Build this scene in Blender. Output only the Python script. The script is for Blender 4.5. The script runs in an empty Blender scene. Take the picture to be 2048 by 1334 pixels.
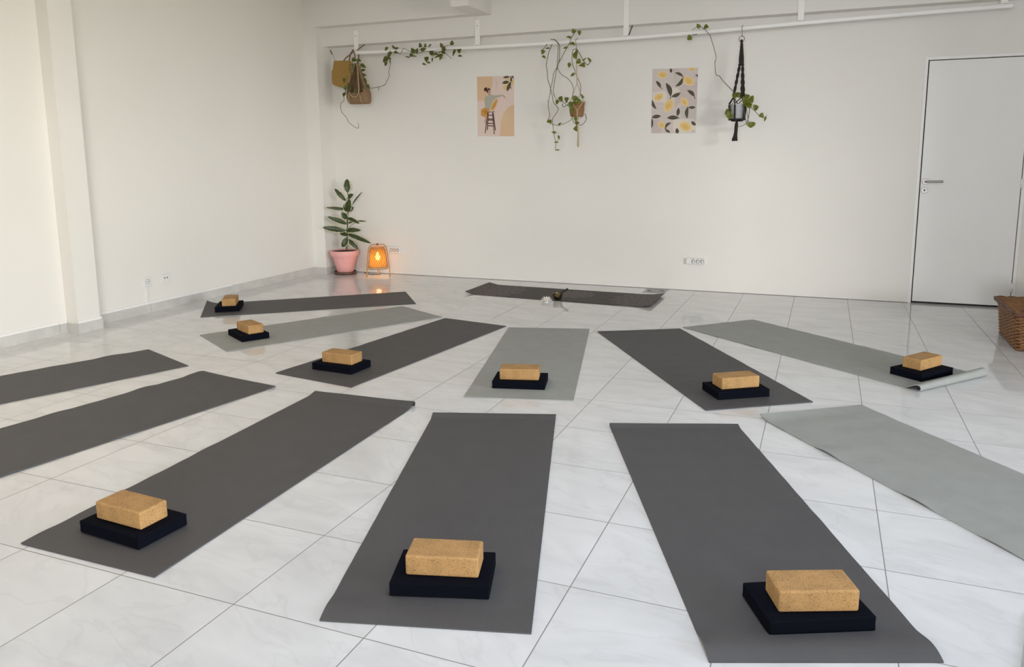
import bpy, bmesh, math, random
from mathutils import Vector, Matrix
random.seed(7)
sin, cos, pi = math.sin, math.cos, math.pi
S = bpy.context.scene
COL = S.collection

# ---------------------------------------------------------------- camera
FPX = 1545.08                                   # focal length in pixels of the 2048-wide frame
yaw, pitch, roll, CAM_H = -0.383859, 0.158309, -0.007937, 1.30196
fw = Vector((sin(yaw)*cos(pitch), cos(yaw)*cos(pitch), -sin(pitch)))
rt0 = Vector((cos(yaw), -sin(yaw), 0)); up0 = rt0.cross(fw)
rt = cos(roll)*rt0 + sin(roll)*up0; up = -sin(roll)*rt0 + cos(roll)*up0
cd = bpy.data.cameras.new('camera'); cam = bpy.data.objects.new('camera', cd); COL.objects.link(cam)
M = Matrix((rt, up, -fw)).transposed().to_4x4(); M.translation = (0, 0, CAM_H)
cam.matrix_world = M
cd.sensor_width = 36.0; cd.lens = 36.0*FPX/2048.0; cd.shift_y = -107.0/2048.0
cd.clip_start = 0.05; cd.clip_end = 100
S.camera = cam

# ---------------------------------------------------------------- view, sky, daylight
vs = S.view_settings
vs.view_transform = 'Standard'; vs.look = 'None'; vs.gamma = 1.0; vs.use_curve_mapping = False
vs.exposure = 0.0
w = bpy.data.worlds.new('sky'); S.world = w; w.use_nodes = True
bg = w.node_tree.nodes['Background']; bg.inputs[0].default_value = (0.75, 0.86, 1.0, 1); bg.inputs[1].default_value = 0.08
def area(name, loc, aim, sx, sy, power, col, spread=180):
    l = bpy.data.lights.new(name, 'AREA'); l.shape = 'RECTANGLE'; l.size = sx; l.size_y = sy
    l.energy = power; l.color = col; l.spread = math.radians(spread)
    o = bpy.data.objects.new(name, l); COL.objects.link(o); o.location = loc
    o.rotation_euler = (Vector(aim) - Vector(loc)).to_track_quat('-Z', 'Y').to_euler()
    return o
# daylight that comes in by the side windows and the shop door (bands of open sky, the sunny houses over the street)
# and two unseen fill lights added overhead, above the near half of the room
area('sky_band', (13.0, 4.5, 3.3), (0.0, 4.5, 3.3), 16.0, 2.4, 1500, (0.62, 0.78, 1.0))
area('facade', (13.0, 4.5, 0.9), (0.0, 4.5, 0.9), 16.0, 2.2, 1650, (1.0, 0.905, 0.70))
area('sky_band_down_street', (11.0, -12.0, 3.3), (0.0, 3.0, 3.3), 12.0, 2.4, 3900, (0.99, 0.985, 0.96))
area('front_facade', (0.2, -7.5, 1.0), (0.2, 3.0, 1.0), 5.0, 2.0, 580, (0.97, 0.985, 1.0))
area('overhead_fill', (-3.3, 2.4, 3.03), (-3.3, 2.4, 0.0), 1.2, 0.6, 17, (1.0, 0.70, 0.32))
area('overhead_fill', (-0.2, 2.0, 3.03), (-0.2, 2.0, 0.0), 1.2, 0.6, 46, (0.76, 0.84, 1.0))

# ---------------------------------------------------------------- materials
MATS = {}
def nodes_of(m): return m.node_tree.nodes, m.node_tree.links
def mat(name, col, rough=0.6, metal=0.0, spec=0.5, var=0.0, vscale=20.0, bump=0.0, bscale=200.0, emit=None, estr=0.0, trans=0.0, coat=0.0):
    m = bpy.data.materials.new(name); m.use_nodes = True; N, L = nodes_of(m); b = N['Principled BSDF']
    b.inputs['Base Color'].default_value = (*col, 1); b.inputs['Roughness'].default_value = rough
    b.inputs['Metallic'].default_value = metal; b.inputs['Specular IOR Level'].default_value = spec
    b.inputs['Coat Weight'].default_value = coat
    if emit: b.inputs['Emission Color'].default_value = (*emit, 1); b.inputs['Emission Strength'].default_value = estr
    tc = N.new('ShaderNodeTexCoord')
    if var > 0:
        n = N.new('ShaderNodeTexNoise'); n.inputs['Scale'].default_value = vscale; n.inputs['Detail'].default_value = 5
        L.new(tc.outputs['Object'], n.inputs['Vector'])
        r = N.new('ShaderNodeValToRGB')
        r.color_ramp.elements[0].position = 0.3; r.color_ramp.elements[1].position = 0.7
        r.color_ramp.elements[0].color = (*[c*(1-var) for c in col], 1); r.color_ramp.elements[1].color = (*[min(1, c*(1+var)) for c in col], 1)
        L.new(n.outputs['Fac'], r.inputs[0]); L.new(r.outputs[0], b.inputs['Base Color'])
    if bump > 0:
        n2 = N.new('ShaderNodeTexNoise'); n2.inputs['Scale'].default_value = bscale; n2.inputs['Detail'].default_value = 4
        L.new(tc.outputs['Object'], n2.inputs['Vector'])
        bp = N.new('ShaderNodeBump'); bp.inputs['Strength'].default_value = bump; bp.inputs['Distance'].default_value = 0.004
        L.new(n2.outputs['Fac'], bp.inputs['Height']); L.new(bp.outputs[0], b.inputs['Normal'])
    if trans > 0:
        t = N.new('ShaderNodeBsdfTranslucent'); t.inputs[0].default_value = (*col, 1)
        mx = N.new('ShaderNodeMixShader'); mx.inputs[0].default_value = trans
        L.new(b.outputs[0], mx.inputs[1]); L.new(t.outputs[0], mx.inputs[2]); L.new(mx.outputs[0], N['Material Output'].inputs[0])
    MATS[name] = m
    return m

def floor_material(ox, oy, size):
    m = bpy.data.materials.new('marble_tiles'); m.use_nodes = True; N, L = nodes_of(m); b = N['Principled BSDF']
    def math_(op, a, bb=None, c=None):
        n = N.new('ShaderNodeMath'); n.operation = op
        for i, v in enumerate((a, bb, c)):
            if v is None: continue
            if isinstance(v, (int, float)): n.inputs[i].default_value = v
            else: L.new(v, n.inputs[i])
        return n.outputs[0]
    tc = N.new('ShaderNodeTexCoord'); sp = N.new('ShaderNodeSeparateXYZ'); L.new(tc.outputs['Object'], sp.inputs[0])
    u = math_('DIVIDE', math_('SUBTRACT', sp.outputs[0], ox), size); v = math_('DIVIDE', math_('SUBTRACT', sp.outputs[1], oy), size)
    iu = math_('FLOOR', u); iv = math_('FLOOR', v)
    fu = math_('SUBTRACT', u, iu); fv = math_('SUBTRACT', v, iv)
    eu = math_('MINIMUM', fu, math_('SUBTRACT', 1.0, fu)); ev = math_('MINIMUM', fv, math_('SUBTRACT', 1.0, fv))
    e = math_('MINIMUM', eu, ev)
    g = N.new('ShaderNodeMapRange'); g.inputs['From Min'].default_value = 0.0026; g.inputs['From Max'].default_value = 0.0048
    L.new(e, g.inputs['Value']); grout = g.outputs[0]           # 0 in the joint, 1 on the tile
    cmb = N.new('ShaderNodeCombineXYZ'); L.new(iu, cmb.inputs[0]); L.new(iv, cmb.inputs[1])
    wn = N.new('ShaderNodeTexWhiteNoise'); wn.noise_dimensions = '2D'; L.new(cmb.outputs[0], wn.inputs['Vector'])
    seed = math_('MULTIPLY', wn.outputs['Value'], 40.0)
    # veins run one way in a tile: squeeze the pattern along a direction turned per tile
    rot = N.new('ShaderNodeVectorRotate'); rot.rotation_type = 'Z_AXIS'; L.new(tc.outputs['Object'], rot.inputs['Vector'])
    L.new(math_('ADD', math_('MULTIPLY', wn.outputs['Value'], 0.9), -0.2), rot.inputs['Angle'])
    mp = N.new('ShaderNodeMapping'); mp.inputs['Scale'].default_value = (1.0, 2.6, 1.0); L.new(rot.outputs[0], mp.inputs['Vector'])
    n1 = N.new('ShaderNodeTexNoise'); n1.noise_dimensions = '4D'; n1.inputs['Scale'].default_value = 3.0; n1.inputs['Detail'].default_value = 8; n1.inputs['Distortion'].default_value = 0.6
    L.new(mp.outputs[0], n1.inputs['Vector']); L.new(seed, n1.inputs['W'])
    r1 = N.new('ShaderNodeValToRGB'); r1.color_ramp.elements[0].position = 0.30; r1.color_ramp.elements[1].position = 0.62
    r1.color_ramp.elements[0].color = (0.645, 0.65, 0.655, 1); r1.color_ramp.elements[1].color = (0.735, 0.74, 0.745, 1)
    L.new(n1.outputs['Fac'], r1.inputs[0])
    n2 = N.new('ShaderNodeTexNoise'); n2.noise_dimensions = '4D'; n2.inputs['Scale'].default_value = 2.6; n2.inputs['Detail'].default_value = 7; n2.inputs['Distortion'].default_value = 0.5
    L.new(mp.outputs[0], n2.inputs['Vector']); L.new(math_('ADD', seed, 11.0), n2.inputs['W'])
    vein = math_('ABSOLUTE', math_('SUBTRACT', n2.outputs['Fac'], 0.5))
    vr = N.new('ShaderNodeMapRange'); vr.inputs['From Min'].default_value = 0.0; vr.inputs['From Max'].default_value = 0.025
    vr.inputs['To Min'].default_value = 0.93; vr.inputs['To Max'].default_value = 1.0; L.new(vein, vr.inputs['Value'])
    mv = N.new('ShaderNodeMixRGB'); mv.blend_type = 'MULTIPLY'; mv.inputs[0].default_value = 0.8
    L.new(r1.outputs[0], mv.inputs[1]); L.new(vr.outputs[0], mv.inputs[2])
    mg = N.new('ShaderNodeMixRGB'); mg.inputs[1].default_value = (0.24, 0.23, 0.215, 1); L.new(mv.outputs[0], mg.inputs[2]); L.new(grout, mg.inputs[0])
    L.new(mg.outputs[0], b.inputs['Base Color'])
    rr = N.new('ShaderNodeMapRange'); rr.inputs['To Min'].default_value = 0.6; rr.inputs['To Max'].default_value = 0.075; L.new(grout, rr.inputs['Value'])
    L.new(rr.outputs[0], b.inputs['Roughness']); b.inputs['IOR'].default_value = 1.5
    bp = N.new('ShaderNodeBump'); bp.inputs['Strength'].default_value = 0.25; bp.inputs['Distance'].default_value = 0.002
    L.new(grout, bp.inputs['Height']); L.new(bp.outputs[0], b.inputs['Normal'])
    return m

def mat_mat(name, col):
    """foam yoga mat: fine ribs across and faint blotches"""
    m = mat(name, col, 0.62, spec=0.35, var=0.05, vscale=9.0); N, L = nodes_of(m); b = N['Principled BSDF']
    uv = N.new('ShaderNodeUVMap'); sp = N.new('ShaderNodeSeparateXYZ'); L.new(uv.outputs[0], sp.inputs[0])
    hs = []
    for i, f in ((0, 1250.0), (1, 1250.0)):
        a = N.new('ShaderNodeMath'); a.operation = 'MULTIPLY'; a.inputs[1].default_value = f; L.new(sp.outputs[i], a.inputs[0])
        s = N.new('ShaderNodeMath'); s.operation = 'SINE'; L.new(a.outputs[0], s.inputs[0]); hs.append(s.outputs[0])
    ad = N.new('ShaderNodeMath'); ad.operation = 'ADD'; L.new(hs[0], ad.inputs[0]); L.new(hs[1], ad.inputs[1])
    bp = N.new('ShaderNodeBump'); bp.inputs['Strength'].default_value = 0.18; bp.inputs['Distance'].default_value = 0.001
    L.new(ad.outputs[0], bp.inputs['Height']); L.new(bp.outputs[0], b.inputs['Normal'])
    return m

def cork_material(name, c0, c1, dark, scale=170.0):
    m = bpy.data.materials.new(name); m.use_nodes = True; N, L = nodes_of(m); b = N['Principled BSDF']
    tc = N.new('ShaderNodeTexCoord')
    vo = N.new('ShaderNodeTexVoronoi'); vo.inputs['Scale'].default_value = scale; L.new(tc.outputs['Object'], vo.inputs['Vector'])
    r = N.new('ShaderNodeValToRGB'); r.color_ramp.elements[0].position = 0.0; r.color_ramp.elements[1].position = 1.0
    r.color_ramp.elements[0].color = (*dark, 1); r.color_ramp.elements[1].color = (*c1, 1)
    el = r.color_ramp.elements.new(0.10); el.color = (*c0, 1)
    sx = N.new('ShaderNodeSeparateXYZ'); L.new(vo.outputs['Color'], sx.inputs[0]); L.new(sx.outputs[0], r.inputs[0])
    n = N.new('ShaderNodeTexNoise'); n.inputs['Scale'].default_value = 14; n.inputs['Detail'].default_value = 3; L.new(tc.outputs['Object'], n.inputs['Vector'])
    mr = N.new('ShaderNodeMapRange'); mr.inputs['From Min'].default_value = 0.3; mr.inputs['From Max'].default_value = 0.7; mr.inputs['To Min'].default_value = 0.82; mr.inputs['To Max'].default_value = 1.08
    L.new(n.outputs['Fac'], mr.inputs['Value'])
    mx = N.new('ShaderNodeMixRGB'); mx.blend_type = 'MULTIPLY'; mx.inputs[0].default_value = 1.0; L.new(r.outputs[0], mx.inputs[1]); L.new(mr.outputs[0], mx.inputs[2])
    L.new(mx.outputs[0], b.inputs['Base Color']); b.inputs['Roughness'].default_value = 0.75; b.inputs['Specular IOR Level'].default_value = 0.3
    bp = N.new('ShaderNodeBump'); bp.inputs['Strength'].default_value = 0.35; bp.inputs['Distance'].default_value = 0.0015
    L.new(vo.outputs['Distance'], bp.inputs['Height']); L.new(bp.outputs[0], b.inputs['Normal'])
    MATS[name] = m
    return m

def leaf_material(name, green, edge, lo, hi, back=0.25):
    """UV x = distance from the midrib (0..1); the margin may be pale"""
    m = bpy.data.materials.new(name); m.use_nodes = True; N, L = nodes_of(m); b = N['Principled BSDF']
    uv = N.new('ShaderNodeUVMap'); sp = N.new('ShaderNodeSeparateXYZ'); L.new(uv.outputs[0], sp.inputs[0])
    tc = N.new('ShaderNodeTexCoord')
    n = N.new('ShaderNodeTexNoise'); n.inputs['Scale'].default_value = 45; n.inputs['Detail'].default_value = 3; L.new(tc.outputs['Object'], n.inputs['Vector'])
    a = N.new('ShaderNodeMath'); a.operation = 'MULTIPLY_ADD'; a.inputs[1].default_value = 0.5; a.inputs[2].default_value = -0.25; L.new(n.outputs['Fac'], a.inputs[0])
    s = N.new('ShaderNodeMath'); s.operation = 'ADD'; L.new(sp.outputs[0], s.inputs[0]); L.new(a.outputs[0], s.inputs[1])
    r = N.new('ShaderNodeValToRGB'); e = r.color_ramp.elements
    e[0].position = lo; e[0].color = (*green, 1); e[1].position = hi; e[1].color = (*edge, 1)
    e2 = e.new(0.05); e2.color = (*[min(1, c*1.5) for c in green], 1)
    e3 = e.new(0.10); e3.color = (*green, 1)
    L.new(s.outputs[0], r.inputs[0]); L.new(r.outputs[0], b.inputs['Base Color'])
    b.inputs['Roughness'].default_value = 0.4
    t = N.new('ShaderNodeBsdfTranslucent'); L.new(r.outputs[0], t.inputs[0])
    mx = N.new('ShaderNodeMixShader'); mx.inputs[0].default_value = back
    L.new(b.outputs[0], mx.inputs[1]); L.new(t.outputs[0], mx.inputs[2]); L.new(mx.outputs[0], N['Material Output'].inputs[0])
    MATS[name] = m
    return m

wall_m = mat('white_wall_paint', (0.82, 0.80, 0.76), 0.65, spec=0.25, var=0.012, vscale=1.5, bump=0.06, bscale=60)
ceil_m = mat('white_ceiling_paint', (0.82, 0.80, 0.76), 0.7, spec=0.2, bump=0.05, bscale=60)
trim_m = mat('white_trim_paint', (0.88, 0.87, 0.85), 0.45, spec=0.4)
base_m = mat('marble_baseboard', (0.60, 0.59, 0.56), 0.25, spec=0.5, var=0.10, vscale=7)
door_m = mat('white_door_lacquer', (0.84, 0.835, 0.82), 0.4, spec=0.4, var=0.01, vscale=3)
dark_m = mat('shadow_gap', (0.03, 0.03, 0.03), 0.9)
steel_m = mat('brushed_steel', (0.36, 0.35, 0.33), 0.42, metal=1.0, var=0.05, vscale=40)
plastic_m = mat('white_plastic', (0.80, 0.80, 0.78), 0.35)
socket_m = mat('grey_socket_well', (0.13, 0.135, 0.135), 0.5)
pin_m = mat('dark_pin_hole', (0.04, 0.04, 0.04), 0.6)
dgrey_m = mat_mat('dark_grey_foam', (0.080, 0.078, 0.080))
lgrey_m = mat_mat('light_grey_foam', (0.325, 0.335, 0.318))
pad_m = mat('black_foam', (0.004, 0.0048, 0.009), 0.9, spec=0.05, bump=0.2, bscale=350)
cork_m = cork_material('cork', (0.405, 0.230, 0.088), (0.515, 0.305, 0.125), (0.22, 0.11, 0.036), 420.0)
corkpot_m = cork_material('brown_cork', (0.25, 0.125, 0.05), (0.37, 0.19, 0.08), (0.11, 0.055, 0.022), 280)
pot_m = mat('pink_painted_terracotta', (0.86, 0.44, 0.42), 0.55, var=0.04, vscale=12)
soil_m = mat('potting_soil', (0.05, 0.025, 0.018), 0.95, bump=0.6, bscale=150)
saucer_m = mat('dark_wood_saucer', (0.105, 0.045, 0.035), 0.4, var=0.25, vscale=15)
stem_m = mat('brown_stem', (0.10, 0.075, 0.035), 0.6, var=0.2, vscale=60)
vine_m = mat('vine_stem', (0.13, 0.105, 0.065), 0.6, var=0.2, vscale=60)
ficus_m = leaf_material('variegated_leaf', (0.038, 0.056, 0.018), (0.55, 0.55, 0.30), 0.70, 0.84, 0.12)
pothos_m = leaf_material('pothos_leaf', (0.135, 0.165, 0.016), (0.22, 0.25, 0.035), 0.5, 0.95, 0.3)
pothos_d = leaf_material('dark_pothos_leaf', (0.075, 0.088, 0.014), (0.26, 0.27, 0.06), 0.55, 0.95, 0.25)
rattan_m = mat('bamboo_cane', (0.50, 0.27, 0.09), 0.5, var=0.15, vscale=30)
strip_m = mat('bamboo_strip', (0.20, 0.085, 0.022), 0.55, var=0.2, vscale=40)
liner_m = mat('shade_liner', (0.92, 0.46, 0.10), 0.8, trans=0.6)
_N, _L = nodes_of(liner_m); _t = _N.new('ShaderNodeBsdfTransparent'); _m = _N.new('ShaderNodeMixShader'); _m.inputs[0].default_value = 0.22
_o = _N['Material Output'].inputs[0]; _s = _o.links[0].from_socket; _L.new(_s, _m.inputs[1]); _L.new(_t.outputs[0], _m.inputs[2]); _L.new(_m.outputs[0], _o)
bulb_m = mat('glowing_bulb', (1, 0.8, 0.4), 0.4, emit=(1.0, 0.62, 0.17), estr=12)
cable_m = mat('dark_cable', (0.06, 0.05, 0.045), 0.5)
wicker_m = mat('brown_wicker', (0.25, 0.118, 0.045), 0.5, var=0.3, vscale=35)
wicker_d = mat('dark_wicker', (0.13, 0.052, 0.022), 0.5, var=0.3, vscale=35)
tote_m = mat('ochre_straw', (0.36, 0.215, 0.055), 0.8, var=0.12, vscale=60, bump=0.3, bscale=180)
tote_d = mat('brown_straw', (0.26, 0.16, 0.085), 0.8, var=0.15, vscale=60, bump=0.3, bscale=180)
rail_m = mat('white_rail_enamel', (0.93, 0.92, 0.89), 0.35, spec=0.4)
strap_m = mat('tan_strap', (0.40, 0.29, 0.16), 0.7, var=0.1, vscale=40)
hand_m = mat('brown_leather', (0.20, 0.12, 0.08), 0.55, var=0.1, vscale=40)
black_cord = mat('black_macrame_cord', (0.022, 0.018, 0.016), 0.85, bump=0.3, bscale=300)
cream_cord = mat('cream_cotton_cord', (0.62, 0.52, 0.37), 0.85, bump=0.3, bscale=300)
tin_m = mat('galvanised_tin', (0.66, 0.68, 0.70), 0.38, metal=0.75, var=0.1, vscale=40)
bronze_m = mat('aged_bronze', (0.20, 0.15, 0.08), 0.38, metal=1.0, var=0.3, vscale=40)
mallet_m = mat('dark_mallet_wood', (0.025, 0.018, 0.014), 0.5, var=0.2, vscale=40)
lotus_m = mat('white_porcelain', (0.85, 0.82, 0.76), 0.3)
grate_m = mat('grey_vent_metal', (0.42, 0.42, 0.41), 0.5)

# ---------------------------------------------------------------- mesh helpers
def box(bm, x0, x1, y0, y1, z0, z1, mi=0):
    vs_ = [bm.verts.new(p) for p in ((x0,y0,z0),(x1,y0,z0),(x1,y1,z0),(x0,y1,z0),(x0,y0,z1),(x1,y0,z1),(x1,y1,z1),(x0,y1,z1))]
    for f in ((0,3,2,1),(4,5,6,7),(0,1,5,4),(1,2,6,5),(2,3,7,6),(3,0,4,7)):
        bm.faces.new([vs_[i] for i in f]).material_index = mi
def prism(bm, pts, z0, z1, mi=0):
    """vertical prism over a floor outline (counter-clockwise)"""
    a = [bm.verts.new((x, y, z0)) for x, y in pts]; b = [bm.verts.new((x, y, z1)) for x, y in pts]; n = len(pts)
    bm.faces.new(a[::-1]).material_index = mi; bm.faces.new(b).material_index = mi
    for i in range(n): bm.faces.new((a[i], a[(i+1) % n], b[(i+1) % n], b[i])).material_index = mi
def smooth_path(pts, n=4):
    pts = [Vector(p) for p in pts]
    if len(pts) < 3: return pts
    out = []
    for i in range(len(pts)-1):
        p0 = pts[max(i-1, 0)]; p1 = pts[i]; p2 = pts[i+1]; p3 = pts[min(i+2, len(pts)-1)]
        for k in range(n):
            t = k/n
            out.append(0.5*((2*p1)+(p2-p0)*t+(2*p0-5*p1+4*p2-p3)*t*t+(3*p1-p0-3*p2+p3)*t**3))
    out.append(pts[-1])
    return out
def tube(bm, pts, r, seg=8, closed=False, mi=0, r_end=None, flat=1.0):
    pts = [Vector(p) for p in pts]; n = len(pts); rings = []
    prev = None
    for i, p in enumerate(pts):
        a = pts[(i-1) % n] if (closed or i > 0) else p; b = pts[(i+1) % n] if (closed or i < n-1) else p
        t = (b-a).normalized() if (b-a).length > 1e-9 else Vector((0, 0, 1))
        ref = prev if prev is not None else (Vector((0, 0, 1)) if abs(t.z) < 0.9 else Vector((1, 0, 0)))
        u = (ref - ref.dot(t)*t)
        if u.length < 1e-6: u = t.orthogonal()
        u.normalize(); prev = u; v = t.cross(u)
        rr = r if not callable(r) else r(i/(n-1))
        if r_end is not None: rr = r + (r_end-r)*i/(n-1)
        rings.append([bm.verts.new(p + rr*(cos(2*pi*k/seg)*u*flat + sin(2*pi*k/seg)*v)) for k in range(seg)])
    m = n if closed else n-1
    for i in range(m):
        A, B = rings[i], rings[(i+1) % n]
        for k in range(seg):
            f = bm.faces.new((A[k], A[(k+1) % seg], B[(k+1) % seg], B[k])); f.smooth = True; f.material_index = mi
    if not closed:
        bm.faces.new(rings[0][::-1]).material_index = mi; bm.faces.new(rings[-1]).material_index = mi
def lathe(bm, prof, seg=40, cx=0, cy=0, mi=0):
    """prof: list of (r, z); r == 0 makes a pole"""
    rings = []
    for r, z in prof:
        rings.append([bm.verts.new((cx, cy, z))] if r < 1e-6 else [bm.verts.new((cx+r*cos(2*pi*k/seg), cy+r*sin(2*pi*k/seg), z)) for k in range(seg)])
    for A, B in zip(rings, rings[1:]):
        for k in range(seg):
            k2 = (k+1) % seg
            if len(A) == 1 and len(B) == 1: continue
            if len(A) == 1: f = bm.faces.new((A[0], B[k2], B[k]))
            elif len(B) == 1: f = bm.faces.new((A[k], A[k2], B[0]))
            else: f = bm.faces.new((A[k], A[k2], B[k2], B[k]))
            f.smooth = True; f.material_index = mi
def obj(name, bm, mats, parent=None, bevel=0.0, bseg=2, weld=False, recalc=True, loc=None):
    if recalc: bmesh.ops.recalc_face_normals(bm, faces=bm.faces[:])
    me = bpy.data.meshes.new(name); bm.to_mesh(me); bm.free()
    for m in (mats if isinstance(mats, (list, tuple)) else [mats]): me.materials.append(m)
    o = bpy.data.objects.new(name, me); COL.objects.link(o)
    if parent: o.parent = parent
    if loc: o.location = loc
    if bevel:
        b = o.modifiers.new('bevel', 'BEVEL'); b.width = bevel; b.segments = bseg; b.limit_method = 'ANGLE'; b.angle_limit = math.radians(40)
        b.harden_normals = False
        for p in me.polygons: p.use_smooth = False
    return o
def thing(name, label, cat, loc=(0, 0, 0), rz=0.0, group=None):
    o = bpy.data.objects.new(name, None); COL.objects.link(o); o.location = loc; o.rotation_euler = (0, 0, rz); o.empty_display_size = 0.1
    return tag(o, label, cat, group)
def tag(o, label, cat, group=None):
    o['label'] = label; o['category'] = cat
    if group: o['group'] = group
    return o
def struct(name, bm, m, parent=None, **k):
    o = obj(name, bm, m, parent, **k)
    if parent is None: o['kind'] = 'structure'
    return o
BM = bmesh.new

# traced growth of the plants, metres on the plane of the rail: stems (x, z), leaves (base x, z, tip x, z, width)
BAG_STEMS = [[(-4.855,2.028),(-4.871,1.976),(-4.87,1.916),(-4.912,1.88),(-4.921,1.804),(-4.869,1.735),(-4.836,1.677),(-4.73,1.618),(-4.703,1.647),(-4.705,1.678)],[(-4.618,2.122),(-4.559,2.04),(-4.48,2.039),(-4.383,2.061),(-4.347,2.104),(-4.311,2.153),(-4.305,2.189),(-4.276,2.275),(-4.291,2.319),(-4.298,2.357),(-4.285,2.386),(-4.209,2.386),(-4.169,2.369),(-4.121,2.416),(-4.075,2.398),(-4.03,2.376),(-3.99,2.36),(-3.938,2.405),(-3.892,2.422),(-3.819,2.418)],[(-3.99,2.36),(-3.893,2.369),(-3.781,2.372),(-3.725,2.355),(-3.681,2.367),(-3.637,2.331),(-3.61,2.31),(-3.583,2.285)],[(-3.681,2.367),(-3.669,2.404),(-3.613,2.418),(-3.558,2.417)],[(-3.816,2.326),(-3.771,2.333),(-3.681,2.362),(-3.62,2.373),(-3.537,2.373),(-3.477,2.374)],[(-4.723,2.341),(-4.663,2.287),(-4.64,2.219),(-4.617,2.137),(-4.594,2.062)],[(-4.723,2.341),(-4.77,2.299),(-4.803,2.168),(-4.817,2.071),(-4.866,1.983)],[(-4.445,2.042),(-4.442,2.02),(-4.429,2.001)],[(-4.283,2.277),(-4.288,2.307),(-4.298,2.347),(-4.316,2.335)]]
BAG_LEAVES = [(-4.711,2.324,-4.755,2.341,0.031),(-4.684,2.33,-4.623,2.312,0.034),(-4.651,2.284,-4.591,2.244,0.034),(-4.757,2.297,-4.76,2.23,0.027),(-4.645,2.218,-4.596,2.223,0.031),(-4.629,2.173,-4.576,2.17,0.027),(-4.613,2.135,-4.58,2.075,0.027),(-4.59,2.068,-4.556,2.03,0.034),(-4.854,2.146,-4.851,2.108,0.031),(-4.802,2.099,-4.812,2.07,0.031),(-4.853,2.071,-4.859,2.034,0.041),(-4.803,2.069,-4.824,2.01,0.041),(-4.852,1.996,-4.859,1.959,0.034),(-4.698,2.021,-4.717,1.999,0.027),(-4.79,2.165,-4.763,2.157,0.024),(-4.729,2.317,-4.728,2.347,0.027),(-4.318,2.442,-4.343,2.409,0.023),(-4.225,2.422,-4.242,2.442,0.019),(-4.231,2.417,-4.184,2.429,0.021),(-4.273,2.385,-4.309,2.372,0.028),(-4.238,2.388,-4.203,2.376,0.023),(-4.285,2.366,-4.298,2.347,0.028),(-4.316,2.335,-4.394,2.297,0.047),(-4.316,2.333,-4.264,2.31,0.023),(-4.33,2.289,-4.355,2.255,0.033),(-4.03,2.362,-4.066,2.33,0.026),(-4.066,2.325,-4.1,2.331,0.012),(-4.031,2.333,-3.952,2.321,0.016),(-3.99,2.36,-4.023,2.415,0.04),(-3.973,2.364,-3.955,2.411,0.028),(-3.915,2.414,-3.914,2.452,0.026),(-3.927,2.39,-3.87,2.406,0.028),(-3.87,2.411,-3.863,2.444,0.019),(-3.83,2.416,-3.79,2.435,0.021),(-3.771,2.333,-3.826,2.37,0.037),(-3.765,2.342,-3.709,2.33,0.023),(-3.676,2.328,-3.76,2.294,0.028),(-3.687,2.319,-3.699,2.286,0.023),(-3.861,2.319,-3.851,2.26,0.037),(-3.857,2.265,-3.815,2.253,0.019),(-3.799,2.306,-3.803,2.27,0.012),(-3.903,2.253,-3.86,2.238,0.016),(-3.669,2.399,-3.679,2.438,0.028),(-3.674,2.405,-3.658,2.38,0.033),(-3.68,2.371,-3.631,2.364,0.033),(-3.564,2.417,-3.563,2.465,0.033),(-3.681,2.362,-3.637,2.335,0.026),(-3.537,2.373,-3.55,2.302,0.021),(-3.477,2.374,-3.478,2.331,0.037),(-3.5,2.311,-3.451,2.301,0.019)]
CORK_STEMS = [[(-2.508,2.368),(-2.528,2.326),(-2.542,2.282),(-2.56,2.173),(-2.548,2.113),(-2.545,2.039),(-2.523,1.964),(-2.51,1.897),(-2.499,1.842),(-2.483,1.806),(-2.437,1.757),(-2.461,1.706),(-2.496,1.661),(-2.496,1.606),(-2.493,1.535),(-2.474,1.454),(-2.466,1.418),(-2.466,1.363)],[(-2.52,2.412),(-2.478,2.405),(-2.453,2.377),(-2.443,2.317),(-2.448,2.181),(-2.446,2.149),(-2.413,2.084),(-2.349,2.04),(-2.31,1.992),(-2.291,1.938),(-2.296,1.884),(-2.296,1.85)],[(-2.52,2.412),(-2.488,2.408),(-2.453,2.381),(-2.426,2.343),(-2.426,2.225),(-2.443,2.158),(-2.488,2.092),(-2.503,2.023),(-2.523,1.96),(-2.526,1.907),(-2.543,1.798),(-2.523,1.697),(-2.543,1.647),(-2.51,1.614),(-2.445,1.6),(-2.386,1.614),(-2.316,1.647),(-2.295,1.671)],[(-2.263,2.468),(-2.307,2.413),(-2.333,2.36),(-2.428,2.212),(-2.463,2.122),(-2.478,2.032),(-2.486,1.956),(-2.486,1.911),(-2.467,1.86),(-2.429,1.829),(-2.394,1.821),(-2.354,1.787),(-2.323,1.816)],[(-2.122,2.178),(-2.155,2.157),(-2.199,2.205),(-2.243,2.283),(-2.272,2.307),(-2.294,2.286),(-2.298,2.183),(-2.276,2.118),(-2.266,2.077),(-2.227,1.989),(-2.218,1.955),(-2.22,1.881),(-2.243,1.833)],[(-2.552,2.369),(-2.592,2.316)],[(-2.176,1.704),(-2.161,1.655),(-2.191,1.606),(-2.233,1.595),(-2.275,1.623),(-2.294,1.658),(-2.294,1.707)],[(-2.394,1.808),(-2.402,1.784),(-2.386,1.776),(-2.354,1.787),(-2.317,1.821)]]
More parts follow.
